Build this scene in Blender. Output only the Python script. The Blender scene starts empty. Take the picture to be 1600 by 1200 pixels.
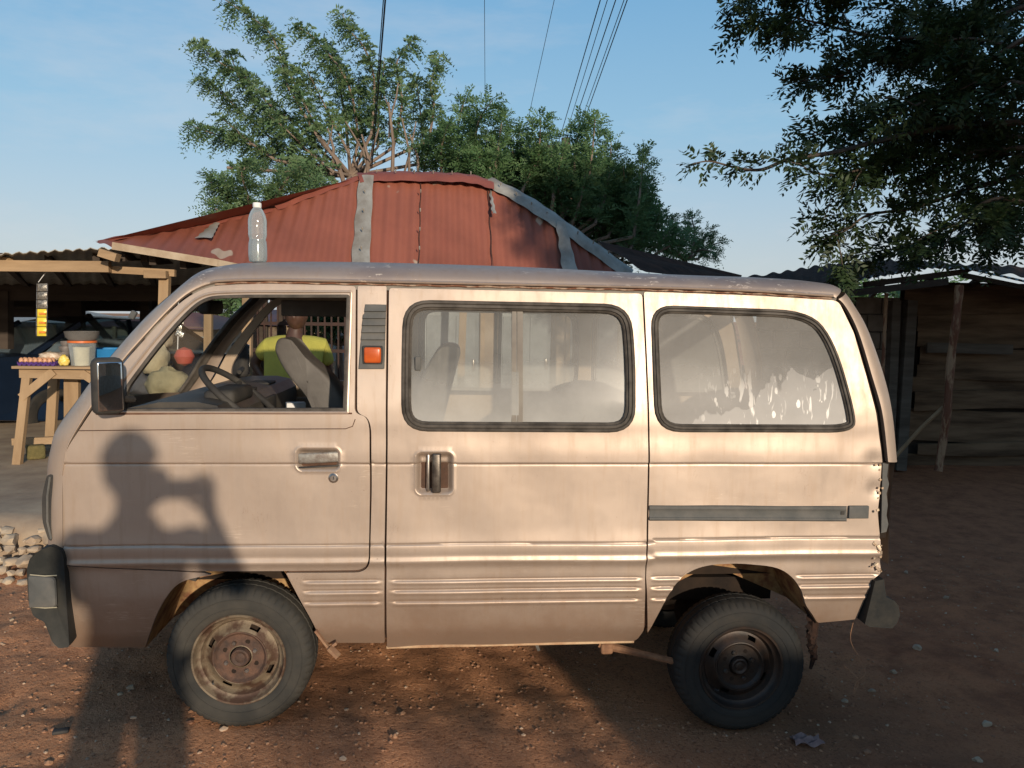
import bpy, bmesh, math, random
import numpy as np
from mathutils import Vector, Matrix
from mathutils.geometry import delaunay_2d_cdt
R = math.radians
scene = bpy.context.scene
# ---------------------------------------------------------------- camera
PSI, PIT, ROL, FPX = R(4.3), R(4.9), R(0.8), 1209.0
CAM = np.array([0.0, -2.84, 1.5])
F = np.array([math.sin(PSI)*math.cos(PIT), math.cos(PSI)*math.cos(PIT), -math.sin(PIT)])
Hh = np.array([math.cos(PSI), -math.sin(PSI), 0.0])
Up = np.cross(Hh, F)
RT = Hh*math.cos(ROL) + Up*math.sin(ROL)
UP = Up*math.cos(ROL) - Hh*math.sin(ROL)
cd = bpy.data.cameras.new("camera"); cam = bpy.data.objects.new("camera", cd)
scene.collection.objects.link(cam); scene.camera = cam
cd.sensor_width = 36; cd.lens = 36*FPX/1600; cd.clip_start = 0.02; cd.clip_end = 3000
m = Matrix.Identity(4)
for i in range(3):
    m[i][0] = RT[i]; m[i][1] = UP[i]; m[i][2] = -F[i]; m[i][3] = CAM[i]
cam.matrix_world = m
# ---------------------------------------------------------------- light
SUN_EL, SUN_AZ = R(11.8), R(18.2)       # sun travels towards -x / +y
SD = np.array([-math.sin(SUN_AZ)*math.cos(SUN_EL), math.cos(SUN_AZ)*math.cos(SUN_EL), -math.sin(SUN_EL)])
w = bpy.data.worlds.new("World"); scene.world = w; w.use_nodes = True
nt = w.node_tree; nt.nodes.clear()
sky = nt.nodes.new('ShaderNodeTexSky'); sky.sky_type = 'NISHITA'; sky.sun_disc = False
sky.sun_elevation = SUN_EL
sky.sun_rotation = math.atan2(-SD[0], -SD[1])
sky.air_density = 1.0; sky.dust_density = 1.6; sky.ozone_density = 1.5; sky.altitude = 100
bg = nt.nodes.new('ShaderNodeBackground'); bg.inputs[1].default_value = 0.13
tc = nt.nodes.new('ShaderNodeTexCoord'); mp = nt.nodes.new('ShaderNodeMapping'); mp.inputs['Scale'].default_value = (1.0, 1.6, 4.0)
cn = nt.nodes.new('ShaderNodeTexNoise'); cn.inputs['Scale'].default_value = 2.2; cn.inputs['Detail'].default_value = 6; cn.inputs['Roughness'].default_value = .62
cr = nt.nodes.new('ShaderNodeValToRGB'); cr.color_ramp.elements[0].position = .5; cr.color_ramp.elements[1].position = .82
cr.color_ramp.elements[0].color = (0, 0, 0, 1); cr.color_ramp.elements[1].color = (.45, .45, .45, 1)
mx = nt.nodes.new('ShaderNodeMixRGB'); mx.inputs[2].default_value = (4.6, 4.5, 4.6, 1)
wo = nt.nodes.new('ShaderNodeOutputWorld')
L = nt.links.new
L(tc.outputs['Generated'], mp.inputs[0]); L(mp.outputs[0], cn.inputs['Vector']); L(cn.outputs['Fac'], cr.inputs[0])
# Nishita blended with the pale bluish haze of that evening sky, by height
sp = nt.nodes.new('ShaderNodeSeparateXYZ'); L(tc.outputs['Generated'], sp.inputs[0])
gr = nt.nodes.new('ShaderNodeValToRGB'); L(sp.outputs[2], gr.inputs[0]); E = gr.color_ramp.elements
for k, (ps, c) in enumerate([(0.0, (.50, .54, .57)), (.09, (.41, .49, .57)), (.23, (.25, .44, .60)), (.38, (.155, .36, .58)), (1.0, (.07, .17, .36))]):
    e = E[k] if k < 2 else E.new(ps)
    e.position = ps; e.color = (*c, 1)
sc_ = nt.nodes.new('ShaderNodeVectorMath'); sc_.operation = 'SCALE'; sc_.inputs['Scale'].default_value = 1/.13; L(gr.outputs[0], sc_.inputs[0])
m0 = nt.nodes.new('ShaderNodeMixRGB'); m0.inputs[0].default_value = .80; L(sky.outputs[0], m0.inputs[1]); L(sc_.outputs[0], m0.inputs[2])
L(cr.outputs[0], mx.inputs[0]); L(m0.outputs[0], mx.inputs[1]); L(mx.outputs[0], bg.inputs[0]); L(bg.outputs[0], wo.inputs[0])
sl = bpy.data.lights.new("sun", 'SUN'); sl.energy = 3.75; sl.angle = R(.9); sl.color = (1.0, .84, .66)
so = bpy.data.objects.new("sun", sl); scene.collection.objects.link(so)
so.rotation_euler = Vector(SD).to_track_quat('-Z', 'Y').to_euler(); so.location = (4, -12, 8)
scene.view_settings.view_transform = 'Standard'; scene.view_settings.look = 'None'
scene.view_settings.gamma = 1; scene.view_settings.exposure = 0.28
scene.cycles.max_bounces = 8; scene.cycles.transparent_max_bounces = 16
# ---------------------------------------------------------------- helpers
def ray(px, py): return F + (px-800)/FPX*RT - (py-600)/FPX*UP
def at(px, py, Y):
    d = ray(px, py); return CAM + d*((Y-CAM[1])/d[1])
def atz(px, py, Z):
    d = ray(px, py); return CAM + d*((Z-CAM[2])/d[2])
COL = scene.collection
def root(name, label, cat, loc=(0, 0, 0), group=None, kind=None):
    o = bpy.data.objects.new(name, None); COL.objects.link(o); o.location = Vector(loc); o.empty_display_size = .1
    o['label'] = label; o['category'] = cat
    if group: o['group'] = group
    return o
def tag(o, label, cat=None, group=None):
    o['label'] = label
    if cat: o['category'] = cat
    if group: o['group'] = group
    return o
def setpar(o, p):
    T = Matrix.Translation(p.location) if p.type == 'EMPTY' else Matrix.Identity(4)
    o.parent = p; o.matrix_parent_inverse = T.inverted()
def mesh(name, V, Fc, mat, parent=None, smooth=True, angle=38):
    me = bpy.data.meshes.new(name)
    V = np.asarray(V, dtype=float)
    me.from_pydata(V.tolist(), [], [list(map(int, f)) for f in Fc] if not isinstance(Fc, np.ndarray) else Fc.tolist())
    me.update()
    o = bpy.data.objects.new(name, me); COL.objects.link(o)
    if mat:
        me.materials.append(mat)
    if smooth:
        me.polygons.foreach_set('use_smooth', [True]*len(me.polygons))
        me.set_sharp_from_angle(angle=R(angle))
    if parent: setpar(o, parent)
    return o
def structure(o): o['kind'] = 'structure'; return o
class B:
    """collects shapes for one mesh"""
    def __init__(s): s.v = []; s.f = []
    def add(s, V, Fc):
        n = len(s.v); s.v += [tuple(map(float, p)) for p in V]; s.f += [[n+int(i) for i in f] for f in Fc]; return s
    def box(s, c, size, rot=None, bev=0.0):
        hx, hy, hz = [k/2 for k in size]
        if bev <= 0:
            P = [(x, y, z) for x in (-hx, hx) for y in (-hy, hy) for z in (-hz, hz)]
            Fc = [(0, 1, 3, 2), (4, 6, 7, 5), (0, 4, 5, 1), (2, 3, 7, 6), (0, 2, 6, 4), (1, 5, 7, 3)]
        else:
            bm = bmesh.new(); bmesh.ops.create_cube(bm, size=1.0)
            for v in bm.verts: v.co = Vector((v.co.x*2*hx, v.co.y*2*hy, v.co.z*2*hz))
            bmesh.ops.bevel(bm, geom=bm.edges[:], offset=min(bev, .49*min(size)), segments=3, profile=.5, affect='EDGES')
            bm.verts.index_update()
            P = [tuple(v.co) for v in bm.verts]; Fc = [[v.index for v in f.verts] for f in bm.faces]; bm.free()
        M = rot if rot is not None else Matrix.Identity(3)
        return s.add([Vector(c)+M@Vector(p) for p in P], Fc)
    def beam(s, p, q, w_, h_, bev=0.0, up=(0, 0, 1)):
        p = Vector(p); q = Vector(q); d = q-p; ln = d.length; d.normalize()
        u = Vector(up)
        if abs(d.dot(u)) > .95: u = Vector((0, 1, 0))
        sx = d.cross(u).normalized(); uz = sx.cross(d).normalized()
        M = Matrix((sx, d, uz)).transposed()
        return s.box((p+q)/2, (w_, ln, h_), M, bev)
    def tube(s, pts, r, n=8, cap=True, closed=False):
        pts = [Vector(p) for p in pts]; N = len(pts); rs = r if hasattr(r, '__len__') else [r]*N
        V = []; prev = None
        for i, p in enumerate(pts):
            if closed: t = pts[(i+1) % N]-pts[i-1]
            else: t = pts[min(i+1, N-1)]-pts[max(i-1, 0)]
            t.normalize()
            if prev is None:
                a = Vector((0, 0, 1)) if abs(t.z) < .9 else Vector((1, 0, 0))
                nrm = (a - t*a.dot(t)).normalized()
            else: nrm = (prev - t*prev.dot(t)).normalized()
            prev = nrm; b = t.cross(nrm)
            for k in range(n):
                a = 2*math.pi*k/n; V.append(p+(nrm*math.cos(a)+b*math.sin(a))*rs[i])
        Fc = []
        for i in range(N if closed else N-1):
            j = (i+1) % N
            for k in range(n):
                k2 = (k+1) % n; Fc.append((i*n+k, i*n+k2, j*n+k2, j*n+k))
        if cap and not closed:
            Fc.append(tuple(range(n))[::-1]); Fc.append(tuple((N-1)*n+k for k in range(n)))
        return s.add(V, Fc)
    def lathe(s, prof, c, axis=(0, 0, 1), n=32, radf=None, skip=None):
        """prof = [(r, h)]; revolved about axis through c"""
        ax = Vector(axis).normalized(); a = Vector((1, 0, 0)) if abs(ax.x) < .9 else Vector((0, 1, 0))
        e1 = (a-ax*a.dot(ax)).normalized(); e2 = ax.cross(e1); V = []; c = Vector(c)
        for i, (r, h) in enumerate(prof):
            for k in range(n):
                t = 2*math.pi*k/n; rr = r if radf is None else radf(i, k, r)
                V.append(c+ax*h+(e1*math.cos(t)+e2*math.sin(t))*rr)
        Fc = []
        for i in range(len(prof)-1):
            for k in range(n):
                if skip and skip(i, k): continue
                k2 = (k+1) % n; Fc.append((i*n+k, i*n+k2, (i+1)*n+k2, (i+1)*n+k))
        return s.add(V, Fc)
    def prism(s, poly, y0, y1):
        """poly in (x,z), extruded along y"""
        n = len(poly); V = [(x, y0, z) for x, z in poly]+[(x, y1, z) for x, z in poly]
        Fc = [tuple(range(n)), tuple(range(2*n-1, n-1, -1))]+[(i, i+n, (i+1) % n+n, (i+1) % n) for i in range(n)]
        return s.add(V, Fc)
    def grid(s, P):
        """P[i][j] points"""
        P = np.asarray(P, float); a, b = P.shape[:2]
        Fc = [(i*b+j, i*b+j+1, (i+1)*b+j+1, (i+1)*b+j) for i in range(a-1) for j in range(b-1)]
        return s.add(P.reshape(-1, 3), Fc)
    def sheet(s, P, th=.004):
        """grid with thickness towards -z"""
        P = np.asarray(P, float); s.grid(P); Q = P.copy(); Q[..., 2] -= th; s.grid(Q[::-1])
        for e in (P[0], P[-1], P[:, 0], P[:, -1]):
            e2 = e.copy(); e2[:, 2] -= th; s.grid(np.array([e, e2]))
        return s
    def xf(s, fn): s.v = [tuple(fn(Vector(p))) for p in s.v]; return s
    def build(s, name, mat, parent=None, smooth=True, angle=38, fixn=True):
        o = mesh(name, s.v, s.f, mat, parent, False)
        if fixn:
            bm = bmesh.new(); bm.from_mesh(o.data); bmesh.ops.recalc_face_normals(bm, faces=bm.faces[:]); bm.to_mesh(o.data); bm.free()
        if smooth:
            o.data.polygons.foreach_set('use_smooth', [True]*len(o.data.polygons)); o.data.set_sharp_from_angle(angle=R(angle))
        return o
def copy_tree(o, loc, label=None, parent=None):
    c = o.copy(); COL.objects.link(c)
    if parent is None: c.location = Vector(loc)
    else: c.parent = parent
    if label: c['label'] = label
    for ch in o.children: copy_tree(ch, None, None, c)
    return c
# ---------------------------------------------------------------- materials
def newmat(name):
    mt = bpy.data.materials.new(name); mt.use_nodes = True; n = mt.node_tree; n.nodes.clear()
    out = n.nodes.new('ShaderNodeOutputMaterial'); return mt, n, out
def ramp(n, src, stops):
    r = n.nodes.new('ShaderNodeValToRGB'); e = r.color_ramp.elements
    while len(e) < len(stops): e.new(.5)
    for k, (p, c) in enumerate(stops):
        e[k].position = p; e[k].color = (c, c, c, 1) if not hasattr(c, '__len__') else (*c, 1)
    n.links.new(src, r.inputs[0]); return r.outputs[0]
def noise(n, scale, detail=4, rough=.55, coord=None, stretch=None, dist=0):
    t = n.nodes.new('ShaderNodeTexNoise'); t.inputs['Scale'].default_value = scale; t.inputs['Detail'].default_value = detail
    t.inputs['Roughness'].default_value = rough; t.inputs['Distortion'].default_value = dist
    if coord is None: coord = objco(n)
    if stretch:
        mp = n.nodes.new('ShaderNodeMapping'); mp.inputs['Scale'].default_value = stretch; n.links.new(coord, mp.inputs[0]); coord = mp.outputs[0]
    n.links.new(coord, t.inputs['Vector']); return t.outputs['Fac']
def objco(n):
    for k in n.nodes:
        if k.type == 'NEW_GEOMETRY': return k.outputs['Position']
    return n.nodes.new('ShaderNodeNewGeometry').outputs['Position']
def mixc(n, fac, a, b):
    x = n.nodes.new('ShaderNodeMixRGB')
    for i, k in enumerate((fac, a, b)):
        if hasattr(k, 'is_linked') or isinstance(k, bpy.types.NodeSocket): n.links.new(k, x.inputs[i])
        elif hasattr(k, '__len__'): x.inputs[i].default_value = (*k, 1)
        else: x.inputs[i].default_value = k if i == 0 else (k, k, k, 1)
    return x.outputs[0]
def bsdf(n, out, col, rough=.6, metal=0, bump=None, bstr=.3, bdist=.01, spec=.5, coat=0):
    p = n.nodes.new('ShaderNodeBsdfPrincipled')
    def s(k, v):
        if isinstance(v, bpy.types.NodeSocket): n.links.new(v, p.inputs[k])
        elif hasattr(v, '__len__'): p.inputs[k].default_value = (*v, 1)
        else: p.inputs[k].default_value = v
    s('Base Color', col); s('Roughness', rough); s('Metallic', metal); s('Specular IOR Level', spec)
    if coat: s('Coat Weight', coat); s('Coat Roughness', .25)
    if bump is not None:
        b = n.nodes.new('ShaderNodeBump'); b.inputs['Strength'].default_value = bstr; b.inputs['Distance'].default_value = bdist
        n.links.new(bump, b.inputs['Height']); n.links.new(b.outputs[0], p.inputs['Normal'])
    if out: n.links.new(p.outputs[0], out.inputs[0])
    return p
def pbr(name, c1, c2=None, scale=6, rough=.7, metal=0, bs=.3, bd=.004, bscale=None, stretch=None, lo=.35, hi=.65, spec=.4, detail=6):
    mt, n, out = newmat(name)
    f = noise(n, scale, detail, .6, stretch=stretch)
    c = mixc(n, ramp(n, f, [(lo, 0), (hi, 1)]), c1, c2 or tuple(k*.7 for k in c1))
    f2 = noise(n, bscale or scale*6, 6, .6, stretch=stretch)
    bsdf(n, out, c, rough, metal, f2, bs, bd, spec); return mt
def mathn(n, op, a, b=None, c=None):
    x = n.nodes.new('ShaderNodeMath'); x.operation = op
    for i, k in enumerate((a, b, c)):
        if k is None: continue
        if isinstance(k, bpy.types.NodeSocket): n.links.new(k, x.inputs[i])
        else: x.inputs[i].default_value = k
    return x.outputs[0]
def zco(n):
    s = n.nodes.new('ShaderNodeSeparateXYZ'); n.links.new(objco(n), s.inputs[0]); return s.outputs

def paint_mat():
    mt, n, out = newmat('champagne_paint'); X, Y, Z = zco(n)
    big = noise(n, 2.3, 4, .55); fine = noise(n, 55, 5, .7)
    c = mixc(n, ramp(n, big, [(.35, 0), (.68, 1)]), (.430, .348, .285), (.375, .298, .240))
    # streaky grime
    st = noise(n, 9, 5, .65, stretch=(3.0, 3.0, .35))
    c = mixc(n, ramp(n, st, [(.50, 0), (.75, .42)]), c, (.30, .21, .14))
    # dust towards the sill, strengthened to paint in the lower body's brown shade
    low = ramp(n, mathn(n, 'ADD', Z, mathn(n, 'MULTIPLY', mathn(n, 'SUBTRACT', noise(n, 7, 5, .7), .5), .35)), [(.28, 1), (.55, 0)])
    c = mixc(n, mathn(n, 'MULTIPLY', low, .70), c, (.25, .155, .10))
    # chips: pale primer on the roof edge, small dark chips elsewhere
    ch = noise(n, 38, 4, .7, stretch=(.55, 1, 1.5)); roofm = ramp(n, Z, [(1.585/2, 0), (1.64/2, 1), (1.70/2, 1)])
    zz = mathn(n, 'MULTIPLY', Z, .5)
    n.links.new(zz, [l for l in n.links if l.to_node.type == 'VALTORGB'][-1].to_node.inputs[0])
    chip = mathn(n, 'MULTIPLY', ramp(n, ch, [(.60, 0), (.63, 1)]), roofm)
    patch = ramp(n, noise(n, 3.1, 3, .6), [(.47, 0), (.58, 1)])
    chip = mathn(n, 'MULTIPLY', chip, patch)
    # sky-facing roof edge's shade painted in by height, broken by weathered patches
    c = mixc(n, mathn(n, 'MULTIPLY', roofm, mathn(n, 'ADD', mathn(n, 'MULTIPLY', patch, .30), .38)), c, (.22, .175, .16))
    c = mixc(n, chip, c, (.70, .58, .46))
    dots = ramp(n, noise(n, 130, 2, .5), [(.775, 0), (.79, 1)])
    c = mixc(n, mathn(n, 'MULTIPLY', dots, .8), c, (.16, .08, .05))
    ro = ramp(n, mathn(n, 'ADD', mathn(n, 'MULTIPLY', fine, .35), mathn(n, 'MULTIPLY', st, .75)), [(.3, .36), (.8, .54)])
    dent = mathn(n, 'ADD', mathn(n, 'MULTIPLY', noise(n, 5.5, 2, .5), 1.0), mathn(n, 'MULTIPLY', noise(n, 300, 2, .5), .012))
    sc = noise(n, 30, 3, .6, stretch=(.12, 1, 2.6), dist=.6); sc2 = noise(n, 22, 3, .6, stretch=(1.4, 1, .5), dist=1.5)
    ln_ = mathn(n, 'MULTIPLY', ramp(n, sc, [(.485, 0), (.497, 1), (.503, 1), (.515, 0)]), ramp(n, noise(n, 4.5, 3, .6), [(.58, 0), (.68, .55)]))
    ln2 = mathn(n, 'MULTIPLY', ramp(n, sc2, [(.492, 0), (.499, 1), (.501, 1), (.508, 0)]), ramp(n, noise(n, 6.1, 3, .6), [(.60, 0), (.70, .7)]))
    c = mixc(n, ln_, c, (.62, .52, .42)); c = mixc(n, ln2, c, (.17, .10, .07))
    bsdf(n, out, c, ro, .45, dent, .26, .010, .4)
    return mt
def glass_mat(name, tint=(.9, .92, .92), dust=.25, dustcol=(.55, .5, .44), film=False, refl=.5, grough=.14):
    mt, n, out = newmat(name); X, Y, Z = zco(n)
    tr = n.nodes.new('ShaderNodeBsdfTransparent'); tr.inputs[0].default_value = (*tint, 1)
    gl = n.nodes.new('ShaderNodeBsdfGlossy'); gl.inputs['Roughness'].default_value = grough; gl.inputs[0].default_value = (.95, .95, .95, 1)
    fr = n.nodes.new('ShaderNodeLayerWeight'); fr.inputs[0].default_value = .5; fres = mathn(n, 'ADD', .04, mathn(n, 'MULTIPLY', .96, mathn(n, 'POWER', fr.outputs['Facing'], 4.0)))
    m1 = n.nodes.new('ShaderNodeMixShader'); n.links.new(mathn(n, 'MULTIPLY', fres, refl), m1.inputs[0])
    n.links.new(tr.outputs[0], m1.inputs[1]); n.links.new(gl.outputs[0], m1.inputs[2])
    df = n.nodes.new('ShaderNodeBsdfDiffuse')
    d = mathn(n, 'MULTIPLY', ramp(n, noise(n, 4, 5, .65), [(.25, .55), (.8, 1.25)]), dust)
    # milky film denser towards the lower edge of the pane
    lowd = ramp(n, mathn(n, 'MULTIPLY', mathn(n, 'ADD', Z, mathn(n, 'MULTIPLY', noise(n, 11, 4, .6), .09)), .5), [(.572, 1), (.70, 0)])
    d = mathn(n, 'ADD', d, mathn(n, 'MULTIPLY', lowd, dust*2.1))
    col = dustcol
    if film:
        # sun film peeling and milky in its lower rear corner, clear of film above
        f = noise(n, 9, 3, .5, dist=.4)
        diag = mathn(n, 'ADD', mathn(n, 'MULTIPLY', mathn(n, 'SUBTRACT', Z, 1.33), 1.6), mathn(n, 'MULTIPLY', mathn(n, 'SUBTRACT', 1.62, X), .55))
        fm = ramp(n, mathn(n, 'ADD', diag, mathn(n, 'MULTIPLY', mathn(n, 'SUBTRACT', f, .5), .55)), [(.055, 1), (.07, 0)])
        d = mathn(n, 'ADD', d, mathn(n, 'MULTIPLY', fm, .20))
        vo = n.nodes.new('ShaderNodeTexVoronoi'); vo.inputs['Scale'].default_value = 27; vo.inputs['Randomness'].default_value = 1
        mp = n.nodes.new('ShaderNodeMapping'); mp.inputs['Scale'].default_value = (1.2, 1, .62); mp.inputs['Rotation'].default_value = (0, .5, 0)
        n.links.new(objco(n), mp.inputs[0]); n.links.new(mp.outputs[0], vo.inputs['Vector'])
        vs = mathn(n, 'ADD', vo.outputs['Distance'], mathn(n, 'MULTIPLY', noise(n, 30, 3, .6), .32))
        sc_v = n.nodes.new('ShaderNodeSeparateXYZ'); n.links.new(vo.outputs['Color'], sc_v.inputs[0])
        bub = ramp(n, mathn(n, 'SUBTRACT', mathn(n, 'ADD', mathn(n, 'MULTIPLY', mathn(n, 'POWER', sc_v.outputs[0], 2.2), .42), .12), vs), [(.0, 0), (.05, 1)])
        stk = mathn(n, 'MULTIPLY', ramp(n, noise(n, 16, 3, .55, stretch=(2.2, 1, .5), dist=1.2), [(.60, 0), (.64, 1)]), .8)
        bub = mathn(n, 'MAXIMUM', bub, stk)
        low2 = ramp(n, mathn(n, 'MULTIPLY', Z, .5), [(.600, 1), (.665, 0)])
        xm = ramp(n, mathn(n, 'ADD', mathn(n, 'MULTIPLY', X, .5), mathn(n, 'MULTIPLY', noise(n, 5, 3), .1)), [(.50, 0), (.56, 1)])
        bub = mathn(n, 'MULTIPLY', mathn(n, 'MULTIPLY', bub, low2), xm)
        d = mathn(n, 'ADD', d, mathn(n, 'MULTIPLY', bub, .38))
        col = mixc(n, bub, dustcol, (.85, .82, .76))
        df.inputs[0].default_value = (.6, .58, .54, 1); n.links.new(col, df.inputs[0])
    else: df.inputs[0].default_value = (*dustcol, 1)
    dc = n.nodes.new('ShaderNodeClamp'); n.links.new(d, dc.inputs[0])
    m2 = n.nodes.new('ShaderNodeMixShader'); n.links.new(dc.outputs[0], m2.inputs[0]); n.links.new(m1.outputs[0], m2.inputs[1]); n.links.new(df.outputs[0], m2.inputs[2])
    n.links.new(m2.outputs[0], out.inputs[0]); return mt
M = {}
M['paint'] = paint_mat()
M['seal'] = pbr('window_rubber', (.040, .035, .030), (.10, .088, .075), 14, .6, 0, .15, .001, spec=.12)
M['black'] = pbr('black_plastic', (.030, .030, .031), (.06, .056, .05), 9, .62, 0, .25, .002, spec=.12)
M['greyplastic'] = pbr('weathered_grey_plastic', (.085, .088, .085), (.13, .125, .115), 12, .75, 0, .3, .002, spec=.12)
M['dark'] = pbr('dark_underbody', (.018, .014, .012), (.035, .024, .017), 8, .9, spec=.12)
M['inner'] = pbr('faded_inner_panel', (.42, .33, .24), (.35, .26, .18), 6, .7)
M['trimgrey'] = pbr('grey_trim', (.22, .20, .17), (.16, .14, .12), 8, .8, 0, .3, .003)
M['vinyl'] = pbr('grey_vinyl', (.115, .105, .092), (.078, .070, .062), 7, .62, 0, .3, .003)
M['tyre'] = pbr('dusty_tyre_rubber', (.032, .032, .030), (.066, .060, .050), 7, .85, 0, .35, .002, lo=.3, hi=.75, spec=.12)
M['tyred'] = pbr('black_tyre_rubber', (.024, .025, .025), (.042, .038, .033), 7, .8, 0, .35, .002, spec=.12)
M['rim_rust'] = pbr('rusty_cream_steel', (.175, .135, .09), (.075, .042, .027), 14, .6, .25, .6, .003, lo=.45, hi=.58)
M['hub_rust'] = pbr('rusty_hub_steel', (.125, .068, .045), (.055, .036, .028), 22, .75, .2, .7, .003)
M['rim_black'] = pbr('black_steel', (.018, .016, .015), (.05, .03, .02), 14, .5, .2, .4, .002)
M['chrome'] = pbr('worn_chrome', (.55, .53, .5), (.25, .2, .16), 20, .3, .9, .1, .001)
M['darkmetal'] = pbr('dark_worn_metal', (.16, .14, .12), (.05, .04, .035), 30, .35, .7, .3, .001)
M['orange'] = pbr('amber_lens', (.55, .11, .02), (.40, .07, .015), 10, .25, 0, .1, .001)
M['amber'] = M['orange']
M['glass_dusty'] = glass_mat('dusty_window_glass', (.80, .82, .80), .21, (.52, .51, .48), refl=.5, grough=.2)
M['glass_film'] = glass_mat('window_glass_with_peeling_film', (.62, .64, .65), .19, (.54, .52, .49), film=True, refl=.20, grough=.34)
M['glass'] = glass_mat('clear_glass', (.86, .89, .87), .05, refl=.7)
M['mirror'] = pbr('mirror_glass', (.7, .7, .7), (.6, .6, .6), 5, .04, 1, 0, .0001)
M['rust'] = pbr('rust', (.10, .04, .022), (.16, .08, .05), 30, .85)
M['white'] = pbr('white_paper', (.7, .7, .68), (.6, .6, .6), 10, .6)
# ================================================================ MINIVAN
W = 1.40
_z = np.arange(0.0, 2.0, .001)
_b = np.interp(_z, [0, .2, .30, .45, .60, .62, .70, .97, 1.10, 1.17, 1.30, 1.45, 1.60, 1.66, 2.0],
               [.14, .100, .050, .018, .010, .0, .004, .004, .000, .004, .027, .053, .079, .090, .20])
_k = np.exp(-.5*(np.arange(-40, 41)/13.0)**2); _k /= _k.sum()
_b = np.convolve(np.pad(_b, 40, mode='edge'), _k, mode='valid')
def ybase(z): return np.interp(z, _z, _b)
def S0(px, py):
    Y = .0
    for _ in range(7): p = at(px, py, Y); Y = float(ybase(p[2]))
    return at(px, py, Y)
def zl(py, px=750): return S0(px, py)[2]
Z724, Z850, Z872 = zl(724), zl(850), zl(870)
ZR = [zl(k) for k in (910, 926, 943)]
xs_ = lambda px, py=900: S0(px, py)[0]
RIBX = [(xs_(470), xs_(598)), (xs_(608), xs_(1004)), (xs_(1016), xs_(1072)), (xs_(1243), xs_(1376))]
def sst(a, b, x):
    t = np.clip((x-a)/(b-a), 0, 1); return t*t*(3-2*t)
def rrect(x, z, cx, cz, hx, hz, r):
    qx = np.abs(x-cx)-(hx-r); qz = np.abs(z-cz)-(hz-r)
    return np.hypot(np.maximum(qx, 0), np.maximum(qz, 0))+np.minimum(np.maximum(qx, qz), 0)-r
_h1 = (S0(463, 718), S0(531, 718), S0(497, 700), S0(497, 736))
_h2 = (S0(650, 740), S0(708, 740), S0(679, 706), S0(679, 772))
def yfeat(x, z):
    x = np.asarray(x, float); z = np.asarray(z, float); y = ybase(z)
    # character line: upper skin proud with a sharp under-cut
    y = y - .0065*sst(Z724-.003, Z724+.004, z)*(1-sst(Z724+.02, Z724+.13, z))
    y = y + .0025*np.exp(-((z-Z724+.002)/.004)**2)
    # lower crease and the shoulder roll below it
    wob = .002*np.sin(x*5+1)
    rear = sst(xs_(1014), xs_(1020), x)
    zr = Z850 + rear*.012 + wob; zs = Z872 + rear*.012 + wob
    y = y + .0045*np.exp(-((z-zr)/.0035)**2)
    y = y - .011*np.exp(-((z-zs+.018)/.017)**2) - .002*sst(zs-.004, zs, z)*(1-sst(zs, zr, z))*0
    y = y + .004*(1-sst(zs-.03, zs-.01, z))
    # pressed ribs
    for i, zc in enumerate(ZR):
        for (a, b) in RIBX:
            mk = sst(a, a+.03, x)*(1-sst(b-.03, b, x))
            y = y + mk*(-.0040*np.exp(-((z-zc)/.0072)**2)+.0040*np.exp(-((z-zc-.012)/.0045)**2))
    # handle recesses
    for h in (_h1, _h2):
        cx, cz = (h[0][0]+h[1][0])/2, (h[2][2]+h[3][2])/2
        sd = rrect(x, z, cx, cz, (h[1][0]-h[0][0])/2, (h[2][2]-h[3][2])/2, .022)
        y = y + .024*(1-sst(-.022, 0.0, sd)) - .0025*np.exp(-((sd-.003)/.004)**2)
    # waviness and dents of tired sheet metal
    y = y + .0013*np.sin(x*7.3+z*4+.5)*np.sin(z*9+x*2.1) + .0008*np.sin(x*17+z*11)
    for (px, py, r, d) in ((1120, 780, .16, .003), (1300, 760, .10, .003), (870, 790, .20, .003), (1240, 860, .07, .003), (1150, 868, .05, .004),
                           (1365, 720, .03, .006), (1368, 765, .025, .007), (430, 790, .22, .002), (660, 980, .10, .003), (1370, 880, .03, .006),
                           (700, 750, .08, .002), (550, 950, .06, .003), (1330, 700, .06, .003)):
        q = S0(px, py); y = y + d*np.exp(-(((x-q[0])**2+(z-q[2])**2)/(r*r)))
    return y
def S(px, py, off=0.0):
    Y = .0
    for _ in range(6): p = at(px, py, Y); Y = float(ybase(p[2]))+off
    return at(px, py, Y)
def roundpoly(pts, rad=10, n=6, closed=True):
    """pts=[(x,y) or (x,y,r)] with rounded corners"""
    out = []; N = len(pts)
    for i, p in enumerate(pts):
        r = p[2] if len(p) > 2 else rad
        if not closed and i in (0, N-1): out.append((p[0], p[1])); continue
        a = np.array(pts[i-1][:2], float); b = np.array(p[:2], float); c = np.array(pts[(i+1) % N][:2], float)
        if r <= 0: out.append(tuple(b)); continue
        la, lc = np.linalg.norm(a-b), np.linalg.norm(c-b); ra = min(r, la*.48); rc = min(r, lc*.48)
        p0 = b+(a-b)/la*ra; p2 = b+(c-b)/lc*rc
        for k in range(n+1):
            t = k/n; out.append(tuple((1-t)**2*p0+2*t*(1-t)*b+t*t*p2))
    return out
def dens(P, step, closed=True):
    P = [np.array(p, float) for p in P]; out = []
    for i in range(len(P) if closed else len(P)-1):
        a, b = P[i], P[(i+1) % len(P)]; k = max(1, int(math.ceil(np.linalg.norm(b-a)/step)))
        for j in range(k): out.append(a+(b-a)*j/k)
    if not closed: out.append(P[-1])
    return np.array(out)
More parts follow.
